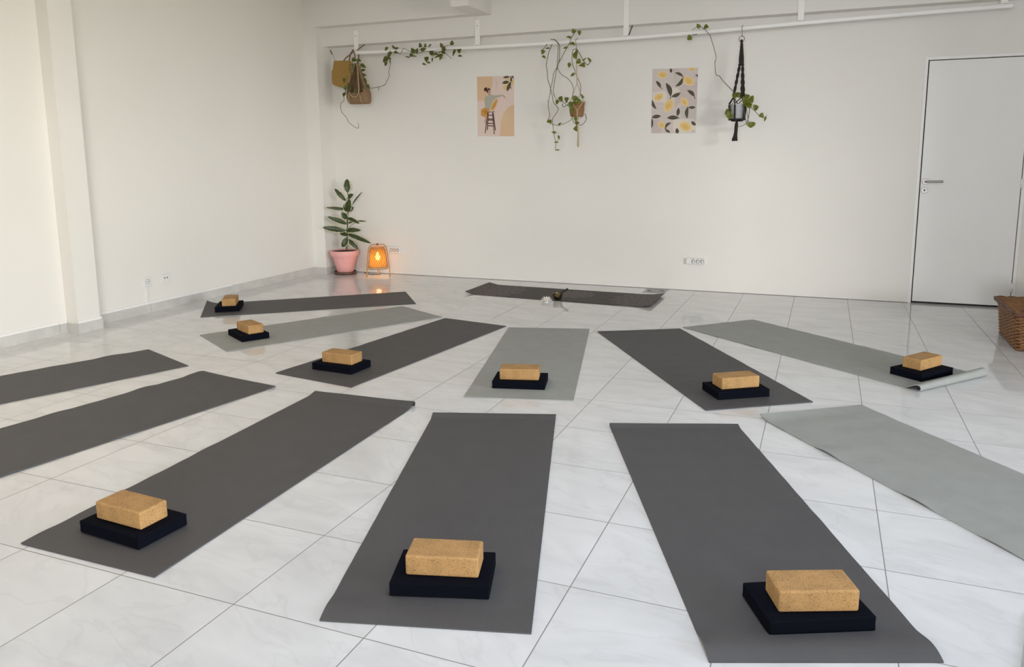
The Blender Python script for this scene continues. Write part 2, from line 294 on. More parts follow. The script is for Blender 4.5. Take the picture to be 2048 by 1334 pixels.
CORK_LEAVES = [(-2.595,2.317,-2.602,2.276,0.031),(-2.605,2.262,-2.59,2.25,0.023),(-2.533,2.327,-2.557,2.328,0.016),(-2.307,2.475,-2.271,2.473,0.031),(-2.23,2.47,-2.227,2.437,0.028),(-2.307,2.413,-2.35,2.418,0.019),(-2.321,2.362,-2.267,2.339,0.033),(-2.35,2.328,-2.384,2.321,0.016),(-2.272,2.28,-2.243,2.252,0.047),(-2.277,2.254,-2.262,2.221,0.033),(-2.315,2.179,-2.33,2.141,0.028),(-2.276,2.082,-2.32,2.057,0.021),(-2.247,2.198,-2.208,2.174,0.042),(-2.218,2.161,-2.165,2.131,0.045),(-2.112,2.178,-2.141,2.22,0.021),(-2.194,2.193,-2.165,2.216,0.012),(-2.417,1.833,-2.396,1.876,0.04),(-2.444,1.838,-2.449,1.799,0.027),(-2.359,1.821,-2.317,1.854,0.045),(-2.312,1.81,-2.306,1.765,0.04),(-2.286,1.843,-2.249,1.856,0.045),(-2.249,1.827,-2.213,1.821,0.035),(-2.187,1.849,-2.203,1.872,0.02),(-2.507,1.633,-2.55,1.634,0.035),(-2.438,1.601,-2.422,1.611,0.017),(-2.462,1.527,-2.494,1.533,0.02),(-2.438,1.502,-2.432,1.477,0.017),(-2.438,1.437,-2.478,1.437,0.012),(-2.43,1.362,-2.467,1.36,0.011),(-2.264,1.671,-2.259,1.646,0.025),(-2.258,1.612,-2.232,1.616,0.032),(-2.227,1.567,-2.284,1.561,0.037),(-2.312,1.8,-2.301,1.736,0.035),(-2.285,1.75,-2.285,1.706,0.025),(-2.28,1.809,-2.249,1.803,0.03),(-2.265,1.866,-2.28,1.833,0.03)]
TIN_STEMS = [[(-0.756,1.808),(-0.802,1.858),(-0.895,1.955),(-0.927,1.998),(-0.957,2.014),(-0.968,2.108),(-0.962,2.175),(-1.013,2.333),(-1.028,2.363),(-1.085,2.425),(-1.131,2.437),(-1.177,2.409)],[(-0.673,1.753),(-0.65,1.722),(-0.604,1.676),(-0.566,1.638),(-0.529,1.618)],[(-0.709,1.746),(-0.699,1.656),(-0.673,1.565),(-0.655,1.58)],[(-0.657,1.722),(-0.667,1.61),(-0.695,1.566),(-0.754,1.548)],[(-0.691,1.746),(-0.659,1.58)],[(-0.778,1.801),(-0.838,1.698)],[(-1.134,2.37),(-1.176,2.368),(-1.198,2.356)]]
TIN_LEAVES = [(-0.778,1.84,-0.792,1.804,0.037),(-0.77,1.818,-0.735,1.839,0.037),(-0.748,1.802,-0.734,1.831,0.037),(-0.691,1.83,-0.685,1.793,0.041),(-0.717,1.771,-0.681,1.778,0.049),(-0.695,1.756,-0.65,1.725,0.049),(-0.667,1.792,-0.626,1.754,0.061),(-0.666,1.748,-0.657,1.718,0.041),(-0.62,1.702,-0.578,1.723,0.045),(-0.568,1.656,-0.542,1.633,0.033),(-0.517,1.633,-0.523,1.611,0.016),(-0.832,1.693,-0.854,1.672,0.041),(-0.824,1.663,-0.826,1.618,0.045),(-0.638,1.591,-0.643,1.536,0.057),(-0.682,1.8,-0.71,1.756,0.041),(-1.112,2.423,-1.132,2.451,0.028),(-1.076,2.42,-1.03,2.422,0.045),(-1.184,2.355,-1.221,2.33,0.04)]
FICUS_STEM = [(-5.003,0.243),(-4.995,0.319),(-4.978,0.51),(-4.96,0.713),(-4.945,0.861),(-4.954,0.928)]
FICUS_LEAVES = [(-4.95,0.921,-4.954,1.071,0.067),(-4.978,0.827,-5.123,0.963,0.047),(-4.945,0.861,-4.88,0.902,0.047),(-4.893,0.788,-4.761,0.933,0.015),(-4.952,0.707,-4.93,0.848,0.073),(-4.96,0.707,-5.004,0.793,0.053),(-4.952,0.707,-4.883,0.762,0.041),(-4.983,0.733,-5.243,0.749,0.032),(-4.972,0.625,-5.044,0.698,0.061),(-4.971,0.565,-5.237,0.647,0.05),(-4.964,0.636,-4.824,0.585,0.038),(-4.831,0.605,-4.729,0.604,0.013),(-4.959,0.578,-4.902,0.593,0.02),(-4.995,0.489,-5.309,0.522,0.061),(-4.987,0.493,-4.816,0.504,0.053),(-4.974,0.436,-5.08,0.473,0.05),(-4.973,0.456,-4.689,0.367,0.047),(-4.975,0.408,-5.056,0.303,0.067),(-4.968,0.395,-4.845,0.287,0.05)]
# ---------------------------------------------------------------- the room
YB = 7.53                                        # face of the back wall
XL = -5.33                                       # face of the left wall
ZC = 3.05                                        # ceiling
TILE = 0.45; OX, OY = -1.561, 1.643
bm = BM(); box(bm, -5.75, 4.5, -2.3, 7.9, -0.12, 0.0); struct('floor', bm, floor_material(OX, OY, TILE))
bm = BM(); box(bm, -5.75, 4.5, -2.3, 7.9, ZC, ZC+0.12); struct('ceiling', bm, ceil_m)
# back wall: the plaster stops a few millimetres above the floor; an opening holds the door
DX0, DX1, DZ = 0.757, 1.500, 2.072
bm = BM()
box(bm, -5.6, DX0-0.03, YB, YB+0.08, 0.0035, ZC); box(bm, DX1+0.03, 1.95, YB, YB+0.08, 0.0035, ZC); box(bm, DX0-0.03, DX1+0.03, YB, YB+0.08, DZ+0.03, ZC)
box(bm, -5.6, 4.4, YB+0.1, YB+0.25, 0.0, ZC)
struct('wall_back', bm, wall_m)
# left wall: a near stretch, a shallow pilaster, and a far stretch that drifts out a little, then the corner pier
bm = BM()
prism(bm, [(-5.6, -2.2), (XL+0.005, -2.2), (XL+0.005, 4.09), (-5.205, 4.09), (-5.205, 4.285), (-5.338, 4.285), (-5.365, 7.262), (-5.6, 7.262)], 0.0, ZC)
struct('wall_left', bm, wall_m)
bm = BM(); box(bm, -5.6, -5.203, 7.262, YB, 0.0, ZC); struct('trim_1', bm, wall_m)          # corner pier
bm = BM(); box(bm, 2.02, 4.4, 4.9, YB+0.1, 0.0, ZC); struct('wall_partition', bm, wall_m)
bm = BM()
WY0, WY1, WZ0, WZ1 = -0.9, 4.75, 0.25, 2.62
box(bm, 4.2, 4.4, -2.2, WY0, 0.0, ZC); box(bm, 4.2, 4.4, WY1, 4.9, 0.0, ZC); box(bm, 4.2, 4.4, WY0, WY1, 0.0, WZ0); box(bm, 4.2, 4.4, WY0, WY1, WZ1, ZC)
struct('wall_right', bm, wall_m)
bm = BM()
for y in (WY0, 0.95, 2.85, WY1-0.05): box(bm, 4.27, 4.33, y, y+0.05, WZ0, WZ1)
for z in (WZ0, WZ1-0.05): box(bm, 4.27, 4.33, WY0, WY1, z, z+0.05)
struct('window_2', bm, trim_m)
bm = BM(); box(bm, 4.4, 6.0, WY0-0.6, WY1+0.6, 2.66, 2.74); struct('trim_6', bm, trim_m)             # unseen canopy, added to keep high sky off the near floor
bm = BM()
WX0, WX1, WZ0, WZ1 = -1.0, 1.5, 0.05, 2.62
box(bm, -5.6, WX0, -2.2, -1.98, 0, ZC); box(bm, WX1, 4.2, -2.2, -1.98, 0, ZC); box(bm, WX0, WX1, -2.2, -1.98, WZ1, ZC); box(bm, WX0, WX1, -2.2, -1.98, 0, WZ0)
struct('wall_front', bm, wall_m)
bm = BM()
for x in (WX0, 0.22, WX1-0.05): box(bm, x, x+0.05, -2.12, -2.05, WZ0, WZ1)
for z in (WZ0, WZ1-0.05): box(bm, WX0, WX1, -2.12, -2.05, z, z+0.05)
struct('window_1', bm, trim_m)
# beam along the back wall, the deeper soffit in its left corner with the stub that runs towards the room
bm = BM(); box(bm, -5.203, 1.95, 7.385, YB, 2.512, ZC); struct('trim_2', bm, wall_m)
bm = BM(); prism(bm, [(-5.365, 7.255), (-3.368, 7.255), (-3.368, 6.845), (-3.181, 6.845), (-3.181, 7.385), (-5.365, 7.385)], 2.702, ZC); struct('trim_3', bm, wall_m)
for i_, (lx_, ly_) in enumerate(((-3.3, 2.4), (-0.2, 2.0))):       # made-up frames round the two added fill lights
    bm = BM()
    for x0, x1, y0, y1 in ((-.64, .64, -.34, -.30), (-.64, .64, .30, .34), (-.64, -.60, -.30, .30), (.60, .64, -.30, .30)): box(bm, lx_+x0, lx_+x1, ly_+y0, ly_+y1, 3.018, ZC)
    struct('trim_%d' % (7+i_), bm, trim_m)
# marble baseboards with a fillet of paint above
bm = BM()
def skirt(bm, pts, h, t):
    for (x0, y0), (x1, y1) in zip(pts, pts[1:]):
        d = Vector((x1-x0, y1-y0)).normalized(); n = Vector((d.y, -d.x))
        L = math.hypot(x1-x0, y1-y0); k = 0.0
        while k < L-1e-4:
            e = min(k+0.6, L); a = Vector((x0, y0))+d*(k+0.001); b = Vector((x0, y0))+d*(e-0.001 if e < L else e)
            prism(bm, [tuple(a), tuple(a+n*t), tuple(b+n*t), tuple(b)], 0.0, h); k = e
skirt(bm, [(XL+0.005, -1.98), (XL+0.005, 4.078)], 0.075, 0.012)
skirt(bm, [(-5.315, 4.09), (-5.193, 4.09)], 0.075, 0.012)
skirt(bm, [(-5.205, 4.08), (-5.205, 4.297)], 0.075, 0.014)
skirt(bm, [(-5.338, 4.297), (-5.364, 7.25)], 0.075, 0.012)
struct('baseboard_left', bm, base_m)
bm = BM(); skirt(bm, [(-5.352, 7.262), (-5.195, 7.262)], 0.075, 0.012); skirt(bm, [(-5.203, 7.25), (-5.203, 7.53)], 0.075, 0.012); struct('baseboard_back', bm, base_m)
bm = BM()
skirt(bm, [(XL+0.005, -1.98), (XL+0.005, 4.084)], 0.020, 0.010); skirt(bm, [(-5.205, 4.084), (-5.205, 4.29)], 0.020, 0.011); skirt(bm, [(-5.338, 4.29), (-5.350, 5.9)], 0.020, 0.010)
o = struct('trim_4', bm, trim_m); o.location.z = 0.0755
bm = BM(); box(bm, -5.343, -5.331, 4.866, 4.884, 0.0965, 0.231); struct('trim_5', bm, plastic_m)   # cable duct under the wall socket

# ---------------------------------------------------------------- door
d = bpy.data.objects.new('door_1', None); COL.objects.link(d); d.location = (DX0, YB, 0); d['kind'] = 'structure'
W_ = DX1-DX0
bm = BM(); c = 0.030
for x0, x1, z0, z1 in ((-c, -0.005, 0.0, DZ+c), (W_+0.004, W_+c, 0.0, DZ+c), (-0.005, W_+0.004, DZ+0.004, DZ+c)):
    box(bm, x0, x1, -0.008, 0.07, z0, z1)
obj('door_frame', bm, trim_m, d, bevel=0.002)
bm = BM(); box(bm, -0.03, W_+0.03, 0.072, 0.09, 0.0, DZ+0.03); obj('gap_shade_sheet', bm, dark_m, d)  # near-black sheet behind the leaf, stands in for shade in the door gaps
bm = BM(); box(bm, 0.004, W_-0.002, -0.002, 0.038, 0.018, DZ-0.003); leaf = obj('door_leaf', bm, door_m, d, bevel=0.0015)
h = bpy.data.objects.new('door_handle', None); COL.objects.link(h); h.parent = d; h.location = (0.040, -0.003, 1.062)
def disc_y(bm, x, z, r, y0, y1, seg=28, mi=0):
    a = [bm.verts.new((x+r*cos(2*pi*k/seg), y0, z+r*sin(2*pi*k/seg))) for k in range(seg)]; b = [bm.verts.new((x+r*cos(2*pi*k/seg), y1, z+r*sin(2*pi*k/seg))) for k in range(seg)]
    bm.faces.new(a[::-1]).material_index = mi; bm.faces.new(b).material_index = mi
    for k in range(seg): bm.faces.new((a[k], a[(k+1) % seg], b[(k+1) % seg], b[k])).material_index = mi
bm = BM(); disc_y(bm, 0, 0, 0.026, -0.009, 0.0); obj('rosette', bm, steel_m, h, bevel=0.002)
bm = BM(); tube(bm, smooth_path([(0, -0.009, 0), (0, -0.035, 0), (0.006, -0.046, 0.0), (0.02, -0.05, 0.0), (0.07, -0.05, 0.001), (0.128, -0.05, 0.002)], 5), 0.0095, 14); obj('lever', bm, steel_m, h)
bm = BM(); disc_y(bm, 0.036, 0.988, 0.026, -0.011, -0.002); lk = obj('lock_rosette', bm, steel_m, d, bevel=0.002)
bm = BM(); disc_y(bm, 0.036, 0.991, 0.007, -0.0125, -0.010, 16); box(bm, 0.034, 0.038, -0.0125, -0.010, 0.978, 0.99); obj('keyhole', bm, pin_m, lk)
for z in (0.18, 1.05, 1.88):
    bm = BM(); tube(bm, [(W_+0.002, -0.010, z-0.04), (W_+0.002, -0.010, z+0.04)], 0.009, 12); obj('hinge', bm, trim_m, d)

# ---------------------------------------------------------------- yoga mats
def yoga_mat(name, label, c, m, near=None, far=None, wave=0.0, group='yoga mats fanned out on the tiled floor', zc=(0, 0, 0, 0), seed=0, extra=None):
    """c: floor corners near-left, near-right, far-right, far-left. near/far = (kind, height left, height right, length)"""
    rnd = random.Random(seed); ph = [rnd.uniform(0, 6.28) for _ in range(6)]
    c = [Vector(p) for p in c]; cen = sum(c, Vector((0, 0)))/4
    bm = BM(); uvl = bm.loops.layers.uv.new('UVMap')
    L = ((c[3]-c[0]).length+(c[2]-c[1]).length)/2; Wd = (c[1]-c[0]).length
    def lin(a, b, t): return a+(b-a)*t
    ts = []                                      # rows packed closer at the ends
    for k in range(101):
        s = k/100; ts.append(s*s*(3-2*s)*0.75+s*0.25)
    T = 0.0045; top = []; bot = []
    nv = 18
    for t in ts:
        rt_, rb = [], []
        for j in range(nv+1):
            v = j/nv
            z = 0.0; tt = t
            for spec, dist, end in ((near, t*L, 0), (far, (1-t)*L, 1)):
                if spec and spec[0] == 'roll':   # the end rises, turns over and tucks back down
                    hl, hr, ln = spec[1:]; r_ = (hl+(hr-hl)*v)/2; F = ln+r_
                    if dist < F:
                        mm = (1-dist/F)*(ln+pi*r_)
                        if mm < ln: q = mm/ln; al = mm; z = 2*r_*q*q*(3-2*q)
                        else: ph_ = (mm-ln)/r_; al = ln+r_*sin(ph_); z = r_+r_*cos(ph_)
                        tt = (F-al)/L if end == 0 else 1-(F-al)/L
            p = lin(lin(c[0], c[1], v), lin(c[3], c[2], v), tt) - cen
            for spec, dist in ((near, t*L), (far, (1-t)*L)):
                if not spec or spec[0] == 'roll': continue
                kind, hl, hr, ln = spec; h_ = hl+(hr-hl)*v
                if dist < ln:
                    q = 1-dist/ln                # 1 at the very end
                    z += h_*(sin(pi*q**1.4) if kind == 'arch' else q*q)
            if wave:
                z += wave*max(0, sin(t*L*14+ph[0])*0.5+sin(t*L*23+ph[1])*0.3+0.1)*abs(2*v-1)**3*(0.5+0.5*sin(t*4+ph[2]+v*3))
                z += 0.0006*(1+sin(t*L*38+ph[3]+1.5*v))*(0.5+0.5*sin(t*5+ph[4]))
            rt_.append(bm.verts.new((p.x, p.y, z+T))); rb.append(bm.verts.new((p.x, p.y, z+0.0003)))
        top.append(rt_); bot.append(rb)
    n = len(ts)-1
    def quad(vv, uv=None):
        f = bm.faces.new(vv); f.smooth = True
        if uv:
            for lp, q in zip(f.loops, uv): lp[uvl].uv = q
        return f
    for i in range(n):
        for j in range(nv):
            uv = [(ts[a]*L, b*Wd/nv) for a, b in ((i, j), (i, j+1), (i+1, j+1), (i+1, j))]
            quad((top[i][j], top[i][j+1], top[i+1][j+1], top[i+1][j]), uv)
            quad((bot[i][j], bot[i+1][j], bot[i+1][j+1], bot[i][j+1]), uv)
    def rim(A, B):
        for k in range(len(A)-1):
            f = bm.faces.new((A[k], A[k+1], B[k+1], B[k])); f.smooth = False
    rim(top[0], bot[0]); rim(top[-1], bot[-1]); rim([r[0] for r in top], [r[0] for r in bot]); rim([r[-1] for r in top], [r[-1] for r in bot])
    for e in bm.edges:
        if len(e.link_faces) == 2 and abs(e.link_faces[0].smooth - e.link_faces[1].smooth): e.smooth = False
    o = obj(name, bm, m, loc=(cen.x, cen.y, 0))
    tag(o, label, 'yoga mat', group)
    return o
MAT = [
 ('dark grey yoga mat nearest the pink plant pot, back corner lifted', [(-4.768,4.874),(-5.145,5.352),(-3.763,6.527),(-3.36,6.008)], dgrey_m, ('up',0.0,0.032,0.12), None, .0),
 ('pale grey yoga mat nearest the left wall, beside the farthest dark mat', [(-4.278,4.356),(-3.728,4.032),(-2.868,5.558),(-3.417,5.863)], lgrey_m, None, None, .002),
 ('dark grey yoga mat left of the pale mat facing the singing bowl', [(-3.068,3.712),(-2.464,3.621),(-2.243,5.422),(-2.827,5.531)], dgrey_m, None, None, .002),
 ('pale grey yoga mat in the middle of the back row, facing the singing bowl', [(-1.78,3.683),(-1.198,3.836),(-1.606,5.541),(-2.205,5.379)], lgrey_m, None, None, .003),
 ('dark grey yoga mat right of the pale mat facing the singing bowl', [(-0.51,3.917),(-0.001,4.257),(-0.967,5.791),(-1.526,5.48)], dgrey_m, None, ('arch',0.006,0.0,0.06), .002),
 ('pale grey yoga mat with a rolled-under end, nearest the wicker basket', [(0.546,4.65),(0.940,5.115),(-0.483,6.315),(-0.953,5.842)], lgrey_m, ('roll',0.034,0.048,0.09), None, .002),
 ('dark grey bare yoga mat nearest the left wall, running out of the left edge', [(-4.934,2.24),(-4.346,2.006),(-3.703,3.655),(-4.291,3.889)], dgrey_m, None, None, .012),
 ('dark grey bare yoga mat running out of the left edge, second from the left wall', [(-3.793,1.835),(-3.164,1.730),(-2.878,3.477),(-3.507,3.582)], dgrey_m, None, ('arch',0.004,0.014,0.08), .010),
 ('dark grey yoga mat under the leftmost big cork block in front', [(-2.498,1.664),(-1.896,1.668),(-1.956,3.461),(-2.593,3.467)], dgrey_m, None, ('roll',0.010,0.022,0.07), .004),
 ('dark grey yoga mat under the middle big cork block in front', [(-1.271,1.664),(-0.688,1.825),(-1.21,3.579),(-1.803,3.381)], dgrey_m, ('arch',0.007,0.0,0.14), ('arch',0.014,0.012,0.09), .002),
 ('dark grey yoga mat curling down at the bottom edge, under the rightmost cork block', [(-0.216,1.879),(0.348,2.098),(-0.335,3.743),(-0.916,3.524)], dgrey_m, ('arch',0.016,0.014,0.14), ('roll',0.014,0.008,0.05), .002),
 ('pale grey bare yoga mat running out of the right edge', [(0.857,2.517),(1.335,2.898),(0.233,4.283),(-0.245,3.902)], lgrey_m, None, ('up',0.016,0.0,0.10), .012),
 ('sliver of a grey mat cut off by the bottom right corner', [(1.389,1.397),(1.539,1.986),(0.600,2.43),(0.452,1.842)], lgrey_m, None, None, .0),
]
MAT[12] = (MAT[12][0], [(0.450,1.842),(2.165,1.403),(2.316,1.992),(0.600,2.431)], lgrey_m, None, None, .0)
for i, (lb, c, m, ne, fa, wv) in enumerate(MAT):
    yoga_mat('yoga_mat', lb, c, m, ne, fa, wv, seed=i)

# ---------------------------------------------------------------- foam pads and cork blocks
PW, PD, PH = 0.301, 0.202, 0.0434
CW, CD_, CH = 0.224, 0.115, 0.0642
PADS = [  # pad x, y, angle; cork x, y, angle; where
 (-1.0344, 1.9817, 0.3048, -1.0302, 1.9808, 0.2765, 'on the dark mat in the middle of the front row', 'middle one of the three big ones in front'),
 (-2.2190, 1.8851, -0.0709, -2.2181, 1.8806, -0.0512, 'at the near end of the front row mat on the left', 'leftmost of the three big ones in front'),
 (0.0127, 2.1994, 0.4633, 0.0227, 2.1924, 0.3924, 'on the dark mat that reaches the bottom edge', 'rightmost of the three big ones in front'),
 (-1.5727, 4.0130, 0.2415, -1.5700, 4.0000, 0.2684, 'on the pale mat in the middle of the back row', 'facing the singing bowl'),
 (-2.7473, 3.9457, -0.0624, -2.7373, 3.9411, -0.0305, 'on the dark mat left of the pale middle mat', 'in the back row, third from the left wall'),
 (-3.8929, 4.4367, -0.5243, -3.8730, 4.4350, -0.4789, 'on the pale mat near the left wall', 'second from the left wall'),
 (-4.7928, 5.2456, 0.5987+pi/2, -4.7740, 5.2397, 0.6142+pi/2, 'on the farthest left mat, close to the left wall', 'smallest and farthest, close to the left wall'),
 (-0.4016, 4.2696, 0.5710, -0.4010, 4.2654, 0.5963, 'on the dark mat right of the pale middle mat', 'in the back row, second from the wicker basket'),
 (0.5874, 5.0350, 0.8860, 0.5905, 5.0561, 0.9474, 'beside the rolled-under end of the pale right mat', 'nearest the wicker basket'),
]
def pad_mesh():
    bm = BM(); box(bm, -PW/2, PW/2, -PD/2, PD/2, 0, PH)
    r = bmesh.ops.bisect_plane(bm, geom=bm.verts[:]+bm.edges[:]+bm.faces[:], plane_co=(0, 0, PH*0.52), plane_no=(0, 0, 1))
    bmesh.ops.bevel(bm, geom=[e for e in bm.edges if e.is_valid and len(e.link_faces) == 2 and e.calc_face_angle(0) > 0.5], offset=0.004, segments=3, profile=0.5, affect='EDGES')
    for v in bm.verts:
        if abs(v.co.z-PH*0.52) < 1e-4: v.co.x *= 0.9965; v.co.y *= 0.9955   # glued seam half way up
    me_o = obj('foam_pad', bm, pad_m)
    return me_o
def cork_mesh():
    bm = BM(); box(bm, -CW/2, CW/2, -CD_/2, CD_/2, 0, CH)
    bmesh.ops.bevel(bm, geom=bm.edges[:], offset=0.007, segments=4, profile=0.5, affect='EDGES')
    for f in bm.faces: f.smooth = True
    o = obj('cork_block', bm, cork_m)
    wn = o.modifiers.new('normals', 'WEIGHTED_NORMAL'); wn.keep_sharp = True
    return o
pad0, cork0 = pad_mesh(), cork_mesh()
for i, (px, py, pa, qx, qy, qa, where, which) in enumerate(PADS):
    p = pad0 if i == 0 else pad0.copy(); k = cork0 if i == 0 else cork0.copy()
    if i: COL.objects.link(p); COL.objects.link(k)
    p.location = (px, py, 0.0052); p.rotation_euler = (0, 0, pa)
    k.location = (qx, qy, 0.0052+PH+0.0002); k.rotation_euler = (0, 0, qa)
    tag(p, 'black foam pad %s' % where, 'yoga pad', 'black foam pads under the cork blocks')
    tag(k, 'cork yoga block %s' % which, 'yoga block', 'cork blocks resting on black pads')

# ---------------------------------------------------------------- teacher's mat, singing bowl, lotus
def altar_material():
    m = mat('dark_brown_mat', (0.05, 0.043, 0.040), 0.6, spec=0.35); N, L = nodes_of(m); b = N['Principled BSDF']
    tc = N.new('ShaderNodeTexCoord'); sp = N.new('ShaderNodeSeparateXYZ'); L.new(tc.outputs['Object'], sp.inputs[0])
    def ma(op, a, bb=None):
        n = N.new('ShaderNodeMath'); n.operation = op
        for i, v in enumerate((a, bb)):
            if v is None: continue
            if isinstance(v, (int, float)): n.inputs[i].default_value = v
            else: L.new(v, n.inputs[i])
        return n.outputs[0]
    tot = None
    for cx, cy, R, pet in ((-0.91, 0.03, 0.52, 18), (0.93, -0.02, 0.46, 18), (0.10, 0.06, 0.19, 12)):
        x = ma('SUBTRACT', sp.outputs[0], cx); y = ma('SUBTRACT', sp.outputs[1], cy)
        r = ma('SQRT', ma('ADD', ma('MULTIPLY', x, x), ma('MULTIPLY', y, y))); a = ma('ARCTAN2', y, x)
        edge = ma('MULTIPLY', ma('ADD', ma('ABSOLUTE', ma('SINE', ma('MULTIPLY', a, pet/2))), 4.2), R/5.2)
        inside = ma('GREATER_THAN', edge, r)
        rings = ma('ADD', ma('MULTIPLY', ma('SINE', ma('ADD', ma('MULTIPLY', r, 85.0), ma('MULTIPLY', ma('SINE', ma('MULTIPLY', a, pet)), 1.4))), 0.3), 0.62)
        k = ma('MULTIPLY', inside, rings); tot = k if tot is None else ma('MAXIMUM', tot, k)
    mx = N.new('ShaderNodeMixRGB'); mx.inputs[1].default_value = (0.036, 0.031, 0.028, 1); mx.inputs[2].default_value = (0.105, 0.082, 0.074, 1)
    L.new(tot, mx.inputs[0]); L.new(mx.outputs[0], b.inputs['Base Color'])
    return m
am = yoga_mat('yoga_mat', 'dark brown mat with mandala print by the back wall, under the singing bowl', [(-3.161,7.21),(-3.161,6.618),(-1.344,6.515),(-1.344,7.16)][1:2]+[(-1.344,6.515),(-1.344,7.150),(-3.161,7.205)], altar_material(), None, None, 0.0, group=None, seed=40)
# lift its two short ends a little
Lm = 1.817
for v in am.data.vertices:
    dl = v.co.x-(-Lm/2); dr = Lm/2-v.co.x
    if dl < 0.11: v.co.z += 0.022*(1-dl/0.11)**2
    if dr < 0.20: v.co.z += 0.024*(1-dr/0.20)**2
t = thing('singing_bowl', 'small bronze singing bowl on the dark brown mat', 'singing bowl', (-2.228, 6.635, 0.0052))
bm = BM(); lathe(bm, [(0, 0.0), (0.026, 0.0), (0.036, 0.012), (0.043, 0.032), (0.046, 0.056), (0.0465, 0.060), (0.0435, 0.060), (0.0425, 0.054), (0.039, 0.032), (0.031, 0.015), (0.02, 0.006), (0, 0.006)], 40)
obj('bowl', bm, bronze_m, t)
a0 = Vector((-2.262, 6.645, 0.026)); a1 = Vector((-2.135, 6.655, 0.1025)); dv = a1-a0
bm = BM(); P_ = [a0+dv*k for k in (0, .2, .5, .8, .87, .92, 1.0)]
rr = [0.0085, 0.009, 0.008, 0.0075, 0.008, 0.012, 0.010]
it = iter(range(99))
def rfun(tt, _r=rr): return _r[min(len(_r)-1, int(round(tt*(len(_r)-1))))]
tube(bm, P_, rfun, 12)
tag(obj('mallet', bm, mallet_m), 'dark wooden mallet leaning out of the small bronze bowl', 'mallet')
t = thing('lotus_candle_holder', 'white lotus flower candle holder on the tiles before the dark brown mat', 'candle holder', (-2.279, 6.468, 0.0))
def petals(n, R0, R1, z0, z1, wd, ph):
    bm = BM()
    for k in range(n):
        a = 2*pi*k/n+ph; rows = []
        for s in range(7):
            q = s/6; r = R0+(R1-R0)*q; z = z0+(z1-z0)*q**1.3; hw = wd*sin(pi*(0.12+0.88*q)**0.9)*0.5 if q < 1 else 0.0008
            c = Vector((cos(a), sin(a), 0)); n_ = Vector((-sin(a), cos(a), 0))
            rows.append([bm.verts.new(c*r+n_*hw*u+Vector((0, 0, z+abs(u)*hw*0.45))) for u in (-1, -0.5, 0, 0.5, 1)])
        for A, B in zip(rows, rows[1:]):
            for i in range(4): bm.faces.new((A[i], A[i+1], B[i+1], B[i])).smooth = True
    return bm
for n, R0, R1, z0, z1, wd, ph in ((10, 0.012, 0.056, 0.004, 0.024, 0.032, 0), (9, 0.010, 0.045, 0.006, 0.042, 0.028, .3), (7, 0.008, 0.030, 0.008, 0.054, 0.024, .1)):
    o = obj('petals', petals(n, R0, R1, z0, z1, wd, ph), lotus_m, t, recalc=False); so = o.modifiers.new('thick', 'SOLIDIFY'); so.thickness = 0.0022
bm = BM(); lathe(bm, [(0, 0.0), (0.022, 0.0), (0.022, 0.008), (0.018, 0.012), (0, 0.012)], 24); obj('base', bm, lotus_m, t)

# ---------------------------------------------------------------- floor vent
t = thing('floor_vent', 'small square grey vent cover set into the tiles by the back wall', 'vent', (-1.478, 7.392, 0.0))
bm = BM()
box(bm, -0.106, 0.106, -0.124, 0.124, 0.0002, 0.0022); obj('plate', bm, grate_m, t, bevel=0.0008)
bm = BM()
for k in range(18):
    a = 2*pi*k/18
    q = [Vector((r*cos(a+da), r*sin(a+da)*1.0, 0.0026)) for r, da in ((0.058, -0.11), (0.082, -0.09), (0.082, 0.09), (0.058, 0.11))]
    vv = [bm.verts.new(p) for p in q]; bm.faces.new(vv)
obj('slots', bm, pin_m, t, recalc=False)

# ---------------------------------------------------------------- sockets
def socket_box(name, label, x0, x1, z0, z1, depth, n, xs, parent_loc, group=None):
    t = thing(name, label, 'power socket', parent_loc, 0, group)
    bm = BM(); box(bm, x0, x1, -depth, -0.0005, z0, z1); obj('housing', bm, plastic_m, t, bevel=0.005, bseg=3)
    for x in xs:
        zc = (z0+z1)/2
        bm = BM(); disc_y(bm, x, zc, 0.0195, -depth-0.0012, -depth+0.002, mi=0)
        o = obj('outlet', bm, socket_m, t)
        bm = BM(); disc_y(bm, x+0.001, zc-0.001, 0.0150, -depth-0.0022, -depth+0.001); box(bm, x-0.0195, x-0.008, -depth-0.0022, -depth, zc-0.008, zc+0.008)
        obj('outlet_face', bm, plastic_m, o)
        for dx in (-0.008, 0.008):
            bm = BM(); disc_y(bm, x+dx, zc, 0.0028, -depth-0.003, -depth-0.001, 10); obj('pin_hole', bm, pin_m, o)
    return t
socket_box('power_socket', 'white triple power socket on the back wall, left of the door', -0.090, 0.083, -0.029, 0.029, 0.042, 3, (-0.022, 0.020, 0.062), (-1.120, YB, 0.293))
socket_box('power_socket', 'white triple power socket on the back wall behind the bamboo lamp', -0.112, 0.083, -0.036, 0.036, 0.042, 3, (-0.022, 0.020, 0.062), (-4.465, YB, 0.277))
def wall_plate(name, label, cat, y, z, pins):
    t = thing(name, label, cat, (-5.3435, y, z))
    bm = BM(); box(bm, 0.0, 0.010, -0.041, 0.041, -0.040, 0.040); obj('plate', bm, plastic_m, t, bevel=0.003, bseg=3)
    return t
def disc_x(bm, y, z, r, x0, x1, seg=24):
    a = [bm.verts.new((x0, y+r*cos(2*pi*k/seg), z+r*sin(2*pi*k/seg))) for k in range(seg)]; b = [bm.verts.new((x1, y+r*cos(2*pi*k/seg), z+r*sin(2*pi*k/seg))) for k in range(seg)]
    bm.faces.new(a[::-1]); bm.faces.new(b)
    for k in range(seg): bm.faces.new((a[k], a[(k+1) % seg], b[(k+1) % seg], b[k]))
